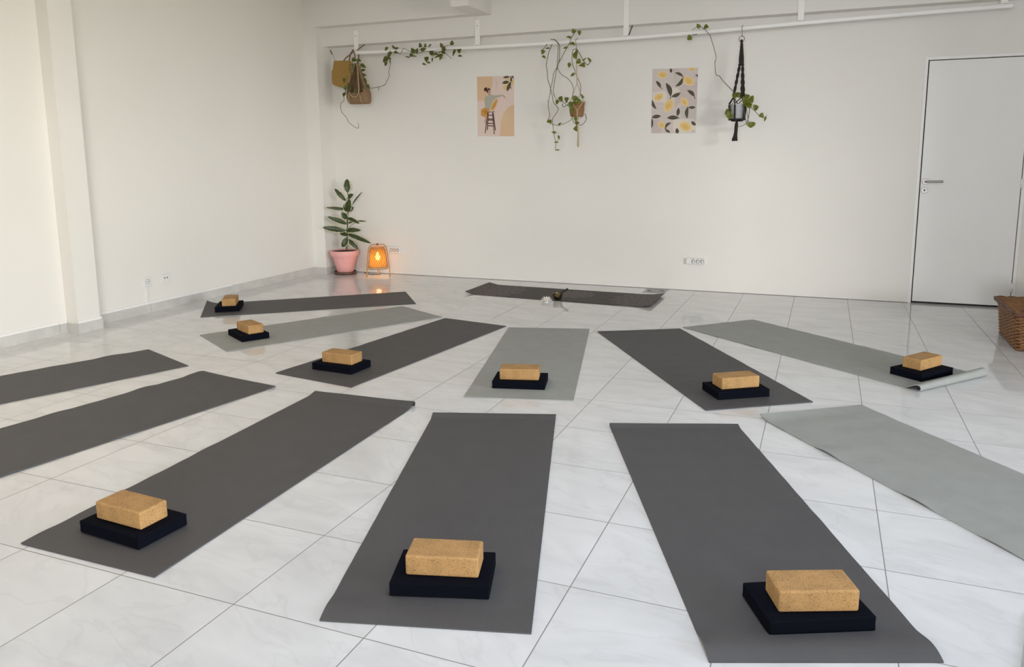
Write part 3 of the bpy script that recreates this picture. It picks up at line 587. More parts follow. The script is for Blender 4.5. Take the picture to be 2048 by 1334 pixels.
t = wall_plate('power_socket', 'white single power socket on the left wall with a duct below', 'power socket', 4.885, 0.272, 0)
bm = BM(); disc_x(bm, 0, 0, 0.021, 0.0095, 0.0108); o = obj('outlet', bm, socket_m, t)
bm = BM(); disc_x(bm, -0.002, 0, 0.0185, 0.010, 0.0118); obj('outlet_face', bm, plastic_m, o)
for dy in (-0.008, 0.008):
    bm = BM(); disc_x(bm, dy, 0, 0.003, 0.0115, 0.0125, 10); obj('pin_hole', bm, pin_m, o)
t = wall_plate('wall_plate', 'white aerial wall plate with two small holes, right of the single socket', 'wall plate', 5.083, 0.270, 1)
for dy in (-0.013, 0.015):
    bm = BM(); disc_x(bm, dy, 0.006, 0.006, 0.0095, 0.0115, 14); obj('jack', bm, pin_m, t)

# ---------------------------------------------------------------- rail along the beam
t = thing('hanging_rail', 'long white pipe rail on brackets under the beam of the back wall', 'rail', (0, 0, 0))
PIPE = [(-4.785, 2.4155), (-4.695, 2.414), (-4.0, 2.402), (-3.287, 2.392), (-2.751, 2.3875), (-1.852, 2.385), (-1.117, 2.395), (-0.261, 2.416), (0.5, 2.430), (1.238, 2.441), (1.262, 2.4415)]   # it sags a little in the middle
def pipe_z(x):
    for (xa, za), (xb, zb) in zip(PIPE, PIPE[1:]):
        if xa <= x <= xb: return za+(zb-za)*(x-xa)/(xb-xa)
bm = BM(); tube(bm, smooth_path([(x, 7.33, z) for x, z in PIPE], 6), 0.0190, 20); obj('pipe', bm, rail_m, t)
for x, zt in ((-4.770, 2.655), (-3.334, 2.665), (-1.806, 2.83), (-0.270, 2.83), (1.240, 2.83)):
    bm = BM(); zp = pipe_z(x)+0.0195; box(bm, x-0.025, x+0.025, 7.372, 7.3845, zp-0.014, zt); box(bm, x-0.022, x+0.022, 7.318, 7.384, zp, zp+0.008)
    b = obj('bracket', bm, rail_m, t, bevel=0.001)
    bm = BM()
    disc_y(bm, x, zt-0.06, 0.006, 7.3705, 7.373, 12)
    obj('screw', bm, steel_m, b)
bm = BM(); tube(bm, [(-4.765, 7.36, 2.437), (-4.676, 7.40, 2.508)], 0.006, 8); obj('strut', bm, hand_m, t)
bm = BM(); tube(bm, [(-1.775, 7.36, 2.415), (-1.752, 7.40, 2.506)], 0.005, 8); obj('strut', bm, cable_m, t)

# ---------------------------------------------------------------- leaves
def leaf_shape(kind, q):
    if kind == 'heart':
        return max(0.0, sin(pi*min(1, (q*0.93+0.07)**0.62))**0.85)*(1 if q < 1 else 0)
    return max(0.0, sin(pi*q**0.9))**0.62
def add_leaf(bm, uvl, b, tip, wd, kind, rnd, tilt=None, fold=None, droop=0.0, rows=8):
    b, tip = Vector(b), Vector(tip); ax = tip-b; L = ax.length; ax.normalize()
    view = Vector((0.35, -1, 0.25)).normalized()
    side = ax.cross(view)
    if side.length < 1e-3: side = ax.orthogonal()
    side.normalize(); nrm = side.cross(ax).normalized()
    a = rnd.uniform(-0.5, 0.5) if tilt is None else tilt
    side, nrm = cos(a)*side+sin(a)*nrm, cos(a)*nrm-sin(a)*side
    f = rnd.uniform(0.1, 0.4) if fold is None else fold
    V = []
    for i in range(rows+1):
        q = i/rows; hw = wd/2*leaf_shape(kind, q)/max(0.35, cos(a))
        c = b+ax*L*q - nrm*droop*L*q*q + nrm*0.06*L*sin(pi*q)
        V.append([bm.verts.new(c+side*hw*u+nrm*(abs(u)*hw*f+(0.05*hw*sin(9*q+3*u) if kind != 'heart' else 0))) for u in (-1, -0.5, 0, 0.5, 1)])
    us = (1, 0.5, 0, 0.5, 1)
    for i in range(rows):
        for j in range(4):
            fc = bm.faces.new((V[i][j], V[i][j+1], V[i+1][j+1], V[i+1][j])); fc.smooth = True
            for lp, (ii, jj) in zip(fc.loops, ((i, j), (i, j+1), (i+1, j+1), (i+1, j))): lp[uvl].uv = (us[jj], ii/rows)
def vines(stems, leaves, y, seed, r=0.0035, yspread=0.02, depth=None):
    """returns (stem bmesh, leaf bmesh); coordinates are (x, z) near the depth y"""
    rnd = random.Random(seed); sb = BM()
    for s in stems:
        k0 = rnd.uniform(0, 6)
        pts = smooth_path([(x, y+yspread*sin(k0+i*0.9), z) for i, (x, z) in enumerate(s)], 4)
        tube(sb, pts, r, 7, r_end=r*0.7)
        for p in pts[3::9]:
            tube(sb, [p, p+Vector((rnd.uniform(-.006, .006), -0.004, rnd.uniform(-.004, .008)))], r*0.9, 5)
    lb = BM(); uvl = lb.loops.layers.uv.new('UVMap')
    for x0, z0, x1, z1, wd in leaves:
        yy = y-0.01+rnd.uniform(-yspread, yspread)
        L = math.hypot(x1-x0, z1-z0)
        if L < 0.046: k_ = 0.046/max(L, 1e-3); x1, z1, L = x0+(x1-x0)*k_, z0+(z1-z0)*k_, 0.046
        add_leaf(lb, uvl, (x0, yy, z0), (x1, yy-rnd.uniform(-0.3, 0.5)*L, z1), wd*1.35, 'heart', rnd)
        sp = Vector((x0, yy, z0)); e = sp+Vector((rnd.uniform(-.012, .012), 0.012, rnd.uniform(-.004, .018)))
        tube(sb, [e, sp], r*0.5, 5)
    return sb, lb

# ---------------------------------------------------------------- rubber plant in the pink pot
t = thing('plant_saucer', 'round dark wooden saucer under the pink plant pot', 'saucer', (-5.02, 7.365, 0.0))
bm = BM(); lathe(bm, [(0, 0.0), (0.118, 0.0), (0.126, 0.006), (0.126, 0.030), (0.119, 0.032), (0.117, 0.026), (0, 0.026)], 48); obj('dish', bm, saucer_m, t)
PX, PY = -5.02, 7.365
t = thing('rubber_plant', 'variegated rubber plant in a pink pot in the back left corner', 'potted plant', (PX, PY, 0.0264))
bm = BM()
lathe(bm, [(0, 0.0), (0.090, 0.0), (0.094, 0.004), (0.1355, 0.174), (0.136, 0.1765), (0.1515, 0.177), (0.1535, 0.179), (0.164, 0.238), (0.161, 0.243), (0.151, 0.243), (0.146, 0.19), (0.135, 0.165), (0.088, 0.02), (0, 0.02)], 56)
obj('pot', bm, pot_m, t)
bm = BM(); lathe(bm, [(0, 0.236), (0.08, 0.233), (0.150, 0.230)], 40); obj('soil', bm, soil_m, t, recalc=False)
rnd = random.Random(3)
st = [(x-PX, 7.372-PY+0.004*sin(i), z-0.0264) for i, (x, z) in enumerate(FICUS_STEM)]
st[0] = (st[0][0], st[0][1], 0.215)
bm = BM(); tube(bm, smooth_path(st, 6), 0.0085, 10, r_end=0.0045)
lb = BM(); uvl = lb.loops.layers.uv.new('UVMap')
for i, (x0, z0, x1, z1, wd) in enumerate(FICUS_LEAVES):
    b = Vector((x0-PX, 0.0, z0-0.0264)); L = math.hypot(x1-x0, z1-z0)
    dy = (-0.05 if i % 3 else 0.02)
    if x1 < -5.15: dy = -0.06                     # keep clear of the pier
    if x1 < -5.15: dy = -0.165
    f = (PY+dy)/7.372; tip = Vector((x1*f-PX, dy, 1.302+(z1-1.302)*f-0.0264))
    # petiole from the stem
    sp = min(st, key=lambda q: abs(q[2]-b.z+0.02)); tube(bm, smooth_path([Vector(sp), (Vector(sp)+b)/2+Vector((0, -0.002, 0.006)), b], 3), 0.003, 6)
    add_leaf(lb, uvl, b, tip, wd*1.3, 'oval', rnd, tilt=rnd.uniform(-0.25, 0.25), fold=0.22, droop=0.10 if z1 < z0+0.02 else 0.02, rows=14)
obj('stem', bm, stem_m, t)
obj('foliage', lb, ficus_m, t, recalc=False)

# ---------------------------------------------------------------- bamboo lamp
t = thing('table_lamp', 'lit bamboo lattice lamp on the floor beside the pink plant pot', 'lamp', (-4.533, 7.280, 0.0))
def shade_r(z): q = (z-0.095)/(0.335-0.095); return 0.107-0.026*q-0.012*max(0, q-0.85)/0.15
bm = BM(); zs = [0.118+0.21*k/12 for k in range(13)]
NS = 23
for sgn in (1, -1):
    for k in range(NS):
        a0 = 2*pi*k/NS; L_, R_ = [], []
        for i, z in enumerate(zs):
            a = a0+sgn*1.25*(z-0.118)/0.21; r = shade_r(z)+(0.0012 if sgn > 0 else -0.0002)+0.0008*sin(i*pi+k)
            da = 0.0024/r
            L_.append(bm.verts.new((r*cos(a-da), r*sin(a-da), z))); R_.append(bm.verts.new((r*cos(a+da), r*sin(a+da), z)))
        for i in range(len(zs)-1): bm.faces.new((L_[i], R_[i], R_[i+1], L_[i+1]))
o = obj('shade', bm, strip_m, t, recalc=False); so = o.modifiers.new('thick', 'SOLIDIFY'); so.thickness = 0.001
bm = BM()
for zc, rr_, n in ((0.118, 0.0032, 1), (0.097, 0.0034, 1), (0.330, 0.0034, 1), (0.322, 0.0025, 1)):
    tube(bm, [(shade_r(zc)*cos(2*pi*k/40), shade_r(zc)*sin(2*pi*k/40), zc) for k in range(40)], rr_, 8, closed=True)
for k in range(44):
    a = 2*pi*k/44; r = shade_r(0.106)+0.001
    tube(bm, [(r*cos(a), r*sin(a), 0.099), (r*cos(a+0.1), r*sin(a+0.1), 0.117)], 0.0016, 5); tube(bm, [(r*cos(a), r*sin(a), 0.117), (r*cos(a+0.1), r*sin(a+0.1), 0.099)], 0.0016, 5)
obj('rim', bm, rattan_m, o)
bm = BM(); lathe(bm, [(shade_r(z)-0.006, z) for z in [0.12+0.205*k/8 for k in range(9)]], 40); obj('liner', bm, liner_m, o, recalc=False)
for k, a in enumerate((0.557, 0.557+pi, 0.557+pi/2)):
    x, y = cos(a), sin(a)
    bm = BM(); tube(bm, smooth_path([(x*0.126, y*0.126, 0.0), (x*0.119, y*0.119, 0.12), (x*0.103, y*0.103, 0.27), (x*0.088, y*0.088, 0.335), (x*0.062, y*0.062, 0.358), (x*0.012, y*0.012, 0.362)], 5), 0.0062, 10)
    obj('leg', bm, rattan_m, t)
bm = BM(); lathe(bm, [(0, 0.352), (0.013, 0.353), (0.013, 0.368), (0.006, 0.374), (0, 0.374)], 16); obj('finial', bm, hand_m, t)
bm = BM(); lathe(bm, [(0, 0.185), (0.014, 0.190), (0.026, 0.205), (0.029, 0.222), (0.022, 0.240), (0.012, 0.258), (0.012, 0.275), (0, 0.275)], 24); obj('bulb', bm, bulb_m, t)
bm = BM(); lathe(bm, [(0, 0.275), (0.016, 0.275), (0.016, 0.305), (0, 0.305)], 20); tube(bm, [(0, 0, 0.305), (0, 0, 0.353)], 0.003, 6); obj('lamp_holder', bm, plastic_m, t)
bm = BM(); tube(bm, smooth_path([(-0.06, 0.13, 0.006), (-0.10, 0.14, 0.004), (-0.17, 0.12, 0.004), (-0.24, 0.17, 0.004), (-0.31, 0.20, 0.004)], 6), 0.0032, 8)
obj('cord', bm, cable_m, t)
l = bpy.data.lights.new('lamp_bulb_light', 'POINT'); l.energy = 0.5; l.color = (1.0, 0.56, 0.26); l.shadow_soft_size = 0.028
lo = bpy.data.objects.new('lamp_bulb_light', l); COL.objects.link(lo); lo.location = (-4.533, 7.280, 0.16)

# ---------------------------------------------------------------- woven bag with a trailing plant, hung at the rail's left end
t = thing('woven_bag', 'ochre straw bag hanging by leather handles from the left end of the rail', 'bag', (-4.80, 7.36, 2.06))
O = Vector((-4.80, 7.36, 2.06))
bm = BM()                                         # flat back body of the bag
out = [(-5.020, 2.345), (-4.810, 2.335), (-4.800, 2.030), (-4.900, 2.047), (-5.030, 2.085), (-5.056, 2.105), (-5.056, 2.240), (-5.040, 2.250)]
F_, K_ = [], []
for x, z in out:
    sk = (x+4.80)*0.25                            # it leans towards the wall on its left
    F_.append(bm.verts.new((x-O.x, 7.285-sk*0.35-O.y, z-O.z))); K_.append(bm.verts.new((x-O.x, 7.345-sk*0.35-O.y, z-O.z)))
bm.faces.new(F_); bm.faces.new(K_[::-1])
for i in range(len(out)): bm.faces.new((F_[i], K_[i], K_[(i+1) % len(out)], F_[(i+1) % len(out)]))
obj('flap', bm, tote_m, t, bevel=0.012, bseg=3)
bm = BM()                                         # open pouch: narrow at the top, wide and deep at the foot
lev = [(1.873, -4.778, -4.548, 0.055), (1.90, -4.800, -4.540, 0.075), (1.94, -4.812, -4.540, 0.085), (1.985, -4.805, -4.545, 0.09), (2.03, -4.790, -4.562, 0.085), (2.10, -4.765, -4.592, 0.07), (2.18, -4.735, -4.625, 0.055), (2.26, -4.710, -4.658, 0.035), (2.30, -4.698, -4.670, 0.02)]
rings = []
for z, xa, xb, dp in lev:
    ring = []
    for k in range(24):
        a = 2*pi*k/24; cx = (xa+xb)/2; hx = (xb-xa)/2
        ring.append(bm.verts.new((cx+hx*math.copysign(abs(cos(a))**0.7, cos(a))-O.x, 7.245+dp*math.copysign(abs(sin(a))**0.7, sin(a))-O.y, z-O.z)))
    rings.append(ring)
bm.faces.new(rings[0][::-1])
for i in range(len(rings)-1):
    for k in range(24):
        front = 14 <= k <= 21
        if front and i >= 3 and not (i == 3 and k in (14, 21)): continue
        bm.faces.new((rings[i][k], rings[i][(k+1) % 24], rings[i+1][(k+1) % 24], rings[i+1][k])).smooth = True
o = obj('pouch', bm, tote_d, t, recalc=True); so = o.modifiers.new('thick', 'SOLIDIFY'); so.thickness = 0.006
bm = BM()
tube(bm, smooth_path([(x-O.x, y-O.y, z-O.z) for x, y, z in ((-4.672, 7.215, 2.295), (-4.640, 7.185, 2.225), (-4.620, 7.160, 2.10), (-4.612, 7.150, 2.00), (-4.628, 7.147, 1.955), (-4.668, 7.145, 1.937), (-4.712, 7.147, 1.960), (-4.732, 7.150, 2.00), (-4.735, 7.160, 2.10), (-4.720, 7.185, 2.21), (-4.696, 7.215, 2.295))], 5), 0.0075, 8)
for x0, x1 in ((-4.735, -4.742), (-4.603, -4.590)):
    tube(bm, [(x0-O.x, 7.150-O.y, 1.975-O.z), ((x0+x1)/2-O.x, 7.149-O.y, 1.93-O.z), (x1-O.x, 7.168-O.y, 1.878-O.z)], 0.011, 6, flat=0.3)
obj('strap', bm, strap_m, t)
bm = BM()
for pts in (((-4.887, 7.30, 2.335), (-4.845, 7.30, 2.372), (-4.785, 7.302, 2.405), (-4.762, 7.297, 2.4415), (-4.735, 7.292, 2.38), (-4.715, 7.25, 2.33)),
            ((-4.828, 7.32, 2.333), (-4.812, 7.31, 2.371), (-4.790, 7.300, 2.41), (-4.775, 7.34, 2.4435), (-4.730, 7.355, 2.40), (-4.700, 7.28, 2.29))):
    tube(bm, smooth_path([Vector(p)-O for p in pts], 6), 0.0075, 8)
obj('handle', bm, hand_m, t)
bm = BM(); tube(bm, smooth_path([Vector(p)-O for p in ((-5.015, 7.33, 2.34), (-5.037, 7.335, 2.396), (-5.062, 7.34, 2.43), (-5.082, 7.345, 2.466))], 4), 0.0025, 6); tube(bm, [Vector((-5.055, 7.34, 2.42))-O, Vector((-5.080, 7.345, 2.462))-O], 0.007, 6)
obj('drawstring', bm, hand_m, t)
t = thing('trailing_plant', 'trailing plant in the straw bag, its vine running right along the rail', 'potted plant', (-4.675, 7.24, 1.90))
CAM0 = Vector((0, 0, CAM_H))
def nearer(v, d):
    """growth traced on the plane of the rail that really hangs d metres in front of it"""
    v.co = CAM0+(v.co-CAM0)*(1-d/v.co.y)
def shift(bm, loc):
    for v in bm.verts: v.co -= Vector(loc)
    return bm
sb, lb = vines(BAG_STEMS, BAG_LEAVES, 7.27, 11, 0.0032)
LB = (-4.675, 7.24, 1.90)
for v in list(sb.verts)+list(lb.verts):           # growth over the pouch hangs in front of it
    if v.co.x < -4.53 and v.co.z < 2.40: nearer(v, 0.145)
    elif v.co.x < -4.42 and v.co.z < 2.40: nearer(v, 0.145*(-4.42-v.co.x)/0.11)
obj('vine', shift(sb, LB), vine_m, t); obj('foliage', shift(lb, LB), pothos_d, t, recalc=False)
bm = BM(); lathe(bm, [(0, -0.018), (0.042, -0.018), (0.058, 0.055), (0.055, 0.057), (0.050, 0.05), (0, 0.05)], 28); obj('pot', bm, dark_m, t)

# ---------------------------------------------------------------- cork planter in a cream hanger
def s_hook(bm, x, y, zt, zb, r=0.003):
    tube(bm, smooth_path([(x+0.004, y+0.030, zt-0.018), (x+0.004, y+0.026, zt+0.004), (x, y, zt+0.010), (x-0.003, y-0.028, zt-0.008), (x, y-0.027, (zt+zb)/2+0.01), (x, y-0.012, zb+0.014), (x, y+0.004, zb), (x, y-0.010, zb-0.008), (x, y-0.022, zb)], 5), r, 7)
HX, HY = -2.236, 7.225
t = thing('plant_hanger', 'thin cream cotton hanger with a long tail, hooked on the rail between the posters', 'plant hanger', (HX, HY, 1.66))
O = Vector((HX, HY, 1.66))
bm = BM(); s_hook(bm, -2.274, 7.33, 2.4015, 2.320); obj('hook', shift(bm, O), steel_m, t)
KN = Vector((-2.236, 7.225, 1.985)); BT = Vector((-2.232, 7.225, 1.650))
bm = BM()
for off in (-0.004, 0.004): tube(bm, [Vector((-2.274+off*0.3, 7.315, 2.318))-O, KN+Vector((off, 0, 0))-O], 0.0032, 7)
obj('cord', bm, cream_cord, t)
def pot_r(q): return 0.058+0.022*q
strands = []
for k in range(4):
    a = pi/4+k*pi/2+0.35
    for s in (-1, 1):
        b = a+s*pi/4*0.92
        pts = [KN-O, KN+Vector((0.088*cos(a), 0.088*sin(a), -0.168))-O, Vector((HX+0.083*cos(a+s*0.15), HY+0.083*sin(a+s*0.15), 1.800))-O, Vector((HX+0.071*cos(b), HY+0.071*sin(b), 1.735))-O, Vector((HX+0.064*cos(b), HY+0.064*sin(b), 1.684))-O, Vector((HX+0.045*cos(b), HY+0.045*sin(b), 1.668))-O, BT-O]
        strands.append(pts)
for pts in strands:
    bm = BM(); tube(bm, pts, 0.0028, 6); obj('strand', bm, cream_cord, t)
bm = BM(); rnd = random.Random(5)
for k in range(14):
    dx, dy = rnd.uniform(-.009, .009), rnd.uniform(-.008, .008)
    tube(bm, smooth_path([BT-O, BT+Vector((dx*0.4+0.004, dy*0.4, -0.06))-O, BT+Vector((dx*0.8+0.012, dy, -0.15))-O, BT+Vector((dx+0.008, dy, -0.255+rnd.uniform(-.01, .01)))-O], 4), 0.0022, 5)
tube(bm, [BT+Vector((0, 0, 0.006))-O, BT+Vector((0.002, 0, -0.022))-O], 0.008, 10)
obj('tassel', bm, cream_cord, t)
t = thing('trailing_plant', 'bright green trailing plant in a brown cork pot between the two posters', 'potted plant', (HX, HY, 1.6745))
LB = (HX, HY, 1.6745)
bm = BM(); lathe(bm, [(0, 0.0), (0.057, 0.0), (0.059, 0.003), (0.079, 0.134), (0.077, 0.137), (0.072, 0.134), (0.055, 0.02), (0, 0.02)], 40); obj('pot', bm, corkpot_m, t)
bm = BM(); lathe(bm, [(0, 0.122), (0.069, 0.118)], 28); obj('soil', bm, soil_m, t, recalc=False)
sb, lb = vines(CORK_STEMS, CORK_LEAVES, 7.275, 21, 0.0034, 0.015)
for q in (sb, lb):
    for v in q.verts:
        if -2.42 < v.co.x < -2.12 and 1.60 < v.co.z < 1.93:
            nearer(v, 0.135*min(1, (v.co.x+2.42)/0.08)*min(1, (1.93-v.co.z)/0.05)*min(1, (v.co.z-1.60)/0.03))
obj('vine', shift(sb, LB), vine_m, t); obj('foliage', shift(lb, LB), pothos_m, t, recalc=False)

# ---------------------------------------------------------------- black macrame hanger with a tin pot
TX, TY = -0.757, 7.225
t = thing('plant_hanger', 'black macrame hanger with knotted top and tassel, right of the lemon poster', 'plant hanger', (TX, TY, 1.60))
O = Vector((TX, TY, 1.60))
bm = BM(); s_hook(bm, -0.748, 7.33, 2.4180, 2.341); obj('hook', shift(bm, O), steel_m, t)
RC = Vector((-0.750, 7.318, 2.312))
bm = BM(); tube(bm, [RC+Vector((0.0225*cos(2*pi*k/32), 0.004*sin(2*pi*k/32), 0.0255*sin(2*pi*k/32)))-O for k in range(32)], 0.0026, 8, closed=True); obj('ring', bm, bronze_m, t)
# braided trunk from the ring down to the split
bm = BM(); n = 60
for s in range(3):
    pts = []
    for i in range(n+1):
        q = i/n; z = 2.290-0.205*q; r = 0.0035+0.0095*min(1, q*1.4); a = 2*pi*(q*3.2+s/3)
        pts.append(Vector((-0.749+0.006*q+r*cos(a), 7.315-0.030*q+r*0.8*sin(a), z))-O)
    tube(bm, pts, lambda tt: 0.007+0.003*min(1, tt*1.4)+0.0016*sin(tt*60), 8)
tube(bm, [RC+Vector((-0.002, 0, -0.024))-O, RC+Vector((0, 0, -0.006))-O], 0.011, 10)
obj('braid', bm, black_cord, t)
SP = Vector((-0.743, 7.285, 2.088))
def rope(bm, pts, r, tw=26, n=70):
    P = smooth_path(pts, max(2, n//max(1, len(pts)-1)))
    for s in range(2):
        q_ = []
        for i, p in enumerate(P):
            a = tw*i/len(P)*2+s*pi; q_.append(p+Vector((r*0.55*cos(a), r*0.55*sin(a), 0)))
        tube(bm, q_, r*0.75, 7)
feet = [Vector((-0.787, 7.165, 1.802)), Vector((-0.716, 7.155, 1.797)), Vector((-0.797, 7.270, 1.805)), Vector((-0.708, 7.275, 1.800))]
for k, ft in enumerate(feet):
    bm = BM(); top = SP+Vector((0.012 if ft.x > -0.75 else -0.012, 0, 0.004))
    rope(bm, [top-O, top*0.5+ft*0.5+Vector((0, 0, 0.0))-O, ft-O], 0.0105 if k < 2 else 0.009, 9); obj('cord', bm, black_cord, t)
ANG = [-2.55, -1.75, -0.55, 0.5, 1.6, 2.6]
NB = Vector((TX, TY, 1.600))
bm = BM()
pairs = [(0, 0), (0, 1), (1, 1), (1, 2), (3, 2), (3, 3), (2, 4), (2, 5), (3, 4), (2, 0)]
def at(a, q): r = 0.0665+0.0105*q; return Vector((TX+r*cos(a), TY+r*sin(a), 1.612+0.128*q))
for fk, ak in pairs:
    a = ANG[ak]; tube(bm, [feet[fk]-O, at(a, 1.06)+Vector((0.004*cos(a), 0.004*sin(a), 0))-O, at(a, 0.9)+Vector((0.003*cos(a), 0.003*sin(a), 0))-O], 0.0042, 6)
for a in ANG: tube(bm, [at(a, 0.95)+Vector((0.003*cos(a), 0.003*sin(a), 0))-O, at(a, 0.0)+Vector((0.003*cos(a), 0.003*sin(a), 0))-O, Vector((TX+0.05*cos(a), TY+0.05*sin(a), 1.603))-O, NB-O], 0.0075, 7)
tube(bm, [at(2*pi*k/36, -0.01)+Vector((0.004*cos(2*pi*k/36), 0.004*sin(2*pi*k/36), 0))-O for k in range(36)], 0.0058, 7, closed=True)
obj('net', bm, black_cord, t)
bm = BM(); rnd = random.Random(8)
for k in range(22):
    a = 2*pi*k/22; r1 = 0.010; r2 = 0.022+rnd.uniform(-.004, .004)
    tube(bm, smooth_path([NB-O, NB+Vector((r1*cos(a)-0.002, r1*sin(a), -0.03))-O, NB+Vector((r1*1.1*cos(a)-0.006, r1*1.1*sin(a), -0.11))-O, NB+Vector((r2*cos(a)-0.014, r2*sin(a), -0.172+rnd.uniform(-.006, .006)))-O], 4), 0.0045, 5)
obj('tassel', bm, black_cord, t)
t = thing('trailing_plant', 'green trailing plant in a silver tin pot hung in the black macrame', 'potted plant', (TX, TY, 1.609))
LB = (TX, TY, 1.609)
bm = BM(); lathe(bm, [(0, 0.0), (0.060, 0.0), (0.0625, 0.003), (0.0715, 0.128), (0.0735, 0.131), (0.0725, 0.134), (0.0700, 0.132), (0.060, 0.02), (0, 0.02)], 48)
for z in (0.02, 0.113): tube(bm, [((0.0625+z*0.07)*cos(2*pi*k/48), (0.0625+z*0.07)*sin(2*pi*k/48), z) for k in range(48)], 0.0013, 6, closed=True)
obj('pot', bm, tin_m, t)
bm = BM(); lathe(bm, [(0, 0.118), (0.068, 0.116)], 28); obj('soil', bm, soil_m, t, recalc=False)
sb, lb = vines(TIN_STEMS, TIN_LEAVES, 7.28, 31, 0.0032, 0.012)
for q in (sb, lb):
    for v in q.verts:
        if -0.86 < v.co.x < -0.60 and v.co.z < 1.88: nearer(v, 0.11*min(1, (1.88-v.co.z)/0.05))
obj('vine', shift(sb, LB), vine_m, t); obj('foliage', shift(lb, LB), pothos_m, t, recalc=False)

# ---------------------------------------------------------------- posters
def lin(c): c /= 255.0; return c/12.92 if c <= 0.04045 else ((c+0.055)/1.055)**2.4
def ink(name, r, g, b): return mat(name, tuple(lin(v) for v in (r, g, b)), 0.55, spec=0.3)
class Sheet:
    """a printed paper sheet: flat inked shapes laid over each other on one mesh"""
    def __init__(s, TL, TR, BL, BR, corners):
        s.q = [Vector(p) for p in (TL, TR, BL, BR)]; s.c = [Vector(p) for p in corners]; s.bm = BM(); s.m = []; s.d = 0.0012
    def uv(s, p):                                 # invert the bilinear map of the traced frame
        TL, TR, BL, BR = s.q; u = v = 0.5
        for _ in range(12):
            P_ = TL*(1-u)*(1-v)+TR*u*(1-v)+BL*(1-u)*v+BR*u*v; e = Vector(p)-P_
            du = (TR-TL)*(1-v)+(BR-BL)*v; dv = (BL-TL)*(1-u)+(BR-TR)*u; det = du.x*dv.y-du.y*dv.x
            u += (e.x*dv.y-e.y*dv.x)/det; v += (du.x*e.y-du.y*e.x)/det
        return u, v
    def mi(s, m):
        if m not in s.m: s.m.append(m)
        return s.m.index(m)
    def poly(s, pts, m, raw=False):
        s.d += 0.00002; vv = []
        for p in pts:
            u, v = p if raw else s.uv(p); u = min(1, max(0, u)); v = min(1, max(0, v))
            a = s.c[0]*(1-u)*(1-v)+s.c[1]*u*(1-v)+s.c[2]*(1-u)*v+s.c[3]*u*v
            vv.append(s.bm.verts.new(a+Vector((0, -s.d, 0))))
        f = s.bm.faces.new(vv); f.material_index = s.mi(m)
        f.normal_update()
        if f.normal.y > 0: f.normal_flip()
        bmesh.ops.triangulate(s.bm, faces=[f])
    def ell(s, cx, cy, a, b, rot, m, n=26, pw=1.0):
        s.poly([(cx+a*cos(t)*cos(rot)-b*sin(t)*sin(rot), cy+a*cos(t)*sin(rot)+b*sin(t)*cos(rot)) for t in (2*pi*k/n for k in range(n))], m)
    def leaf(s, b, t, w, m, curve=0.0, rib=None, n=9):
        b, t = Vector(b), Vector(t); ax = t-b; nr = Vector((-ax.y, ax.x)).normalized()
        mid = lambda q: b+ax*q+nr*curve*sin(pi*q)
        A = [mid(k/n)+nr*w/2*sin(pi*k/n)**0.8 for k in range(n+1)]; B = [mid(k/n)-nr*w/2*sin(pi*k/n)**0.8 for k in range(n-1, 0, -1)]
        s.poly(A+B, m)
        if rib: s.line([mid(k/n) for k in range(n+1)], 6, rib)
    def line(s, pts, w, m):
        pts = [Vector(p) for p in pts]
        for a, b in zip(pts, pts[1:]):
            d = (b-a); nr = Vector((-d.y, d.x)).normalized()*w/2; s.poly([a+nr, b+nr, b-nr, a-nr], m)
    def lemon(s, c, L, w, rot, m0, m1, m2):
        def sh(k): return [(c[0]+k*(L*cos(t)*(1+0.12*abs(cos(t))**9))*cos(rot)-k*w*sin(t)*sin(rot), c[1]+k*(L*cos(t)*(1+0.12*abs(cos(t))**9))*sin(rot)+k*w*sin(t)*cos(rot)) for t in (2*pi*i/30 for i in range(30))]
        s.poly(sh(1.0), m0); s.poly(sh(0.86), m1)
        s.ell(c[0]+0.1*L*cos(rot+1), c[1]+0.1*w, L*0.5, w*0.42, rot+0.2, m2)
    def done(s, name, label, paper):
        W0 = [(0, 0), (1, 0), (1, 1), (0, 1)]; k = s.mi(paper)
        cs = [s.c[0], s.c[1], s.c[3], s.c[2]]
        fr = [s.bm.verts.new(c+Vector((0, -0.0012, 0))) for c in cs]; bk = [s.bm.verts.new(c+Vector((0, -0.0004, 0))) for c in cs]
        for f in ([fr[0], fr[3], fr[2], fr[1]], [bk[0], bk[1], bk[2], bk[3]]): s.bm.faces.new(f).material_index = k
        for i in range(4): s.bm.faces.new((fr[i], fr[(i+1) % 4], bk[(i+1) % 4], bk[i])).material_index = k
        o = obj(name, s.bm, s.m, recalc=False); tag(o, label, 'poster'); return o
def bez(pts, n=4): return [tuple(p)[:2] for p in smooth_path([(x, y, 0) for x, y in pts], n)]
paper_a = ink('pink_paper', 226, 205, 196); tan = ink('tan_ink', 220, 188, 154); tan2 = ink('pale_tan_ink', 226, 198, 168)
olive = ink('dark_leaf_ink', 74, 68, 52); rib_i = ink('leaf_rib_ink', 118, 112, 92); yel = ink('yellow_ink', 228, 196, 132); yel2 = ink('pale_yellow_ink', 236, 212, 158); amb = ink('amber_ink', 224, 184, 106)
sage = ink('sage_ink', 178, 176, 160); hair = ink('hair_ink', 70, 42, 36); skin = ink('skin_ink', 196, 158, 134); rust = ink('mustard_ink', 204, 150, 72); rust2 = ink('mustard_fold_ink', 186, 128, 58); wood = ink('stool_ink', 92, 62, 50); lineink = ink('line_ink', 208, 176, 150); ghost = ink('ghost_ink', 214, 192, 182)
p = Sheet((122, 100), (862, 82), (128, 1258), (850, 1256), [(-3.416, YB, 2.125), (-3.001, YB, 2.118), (-3.416, YB, 1.516), (-3.003, YB, 1.510)])
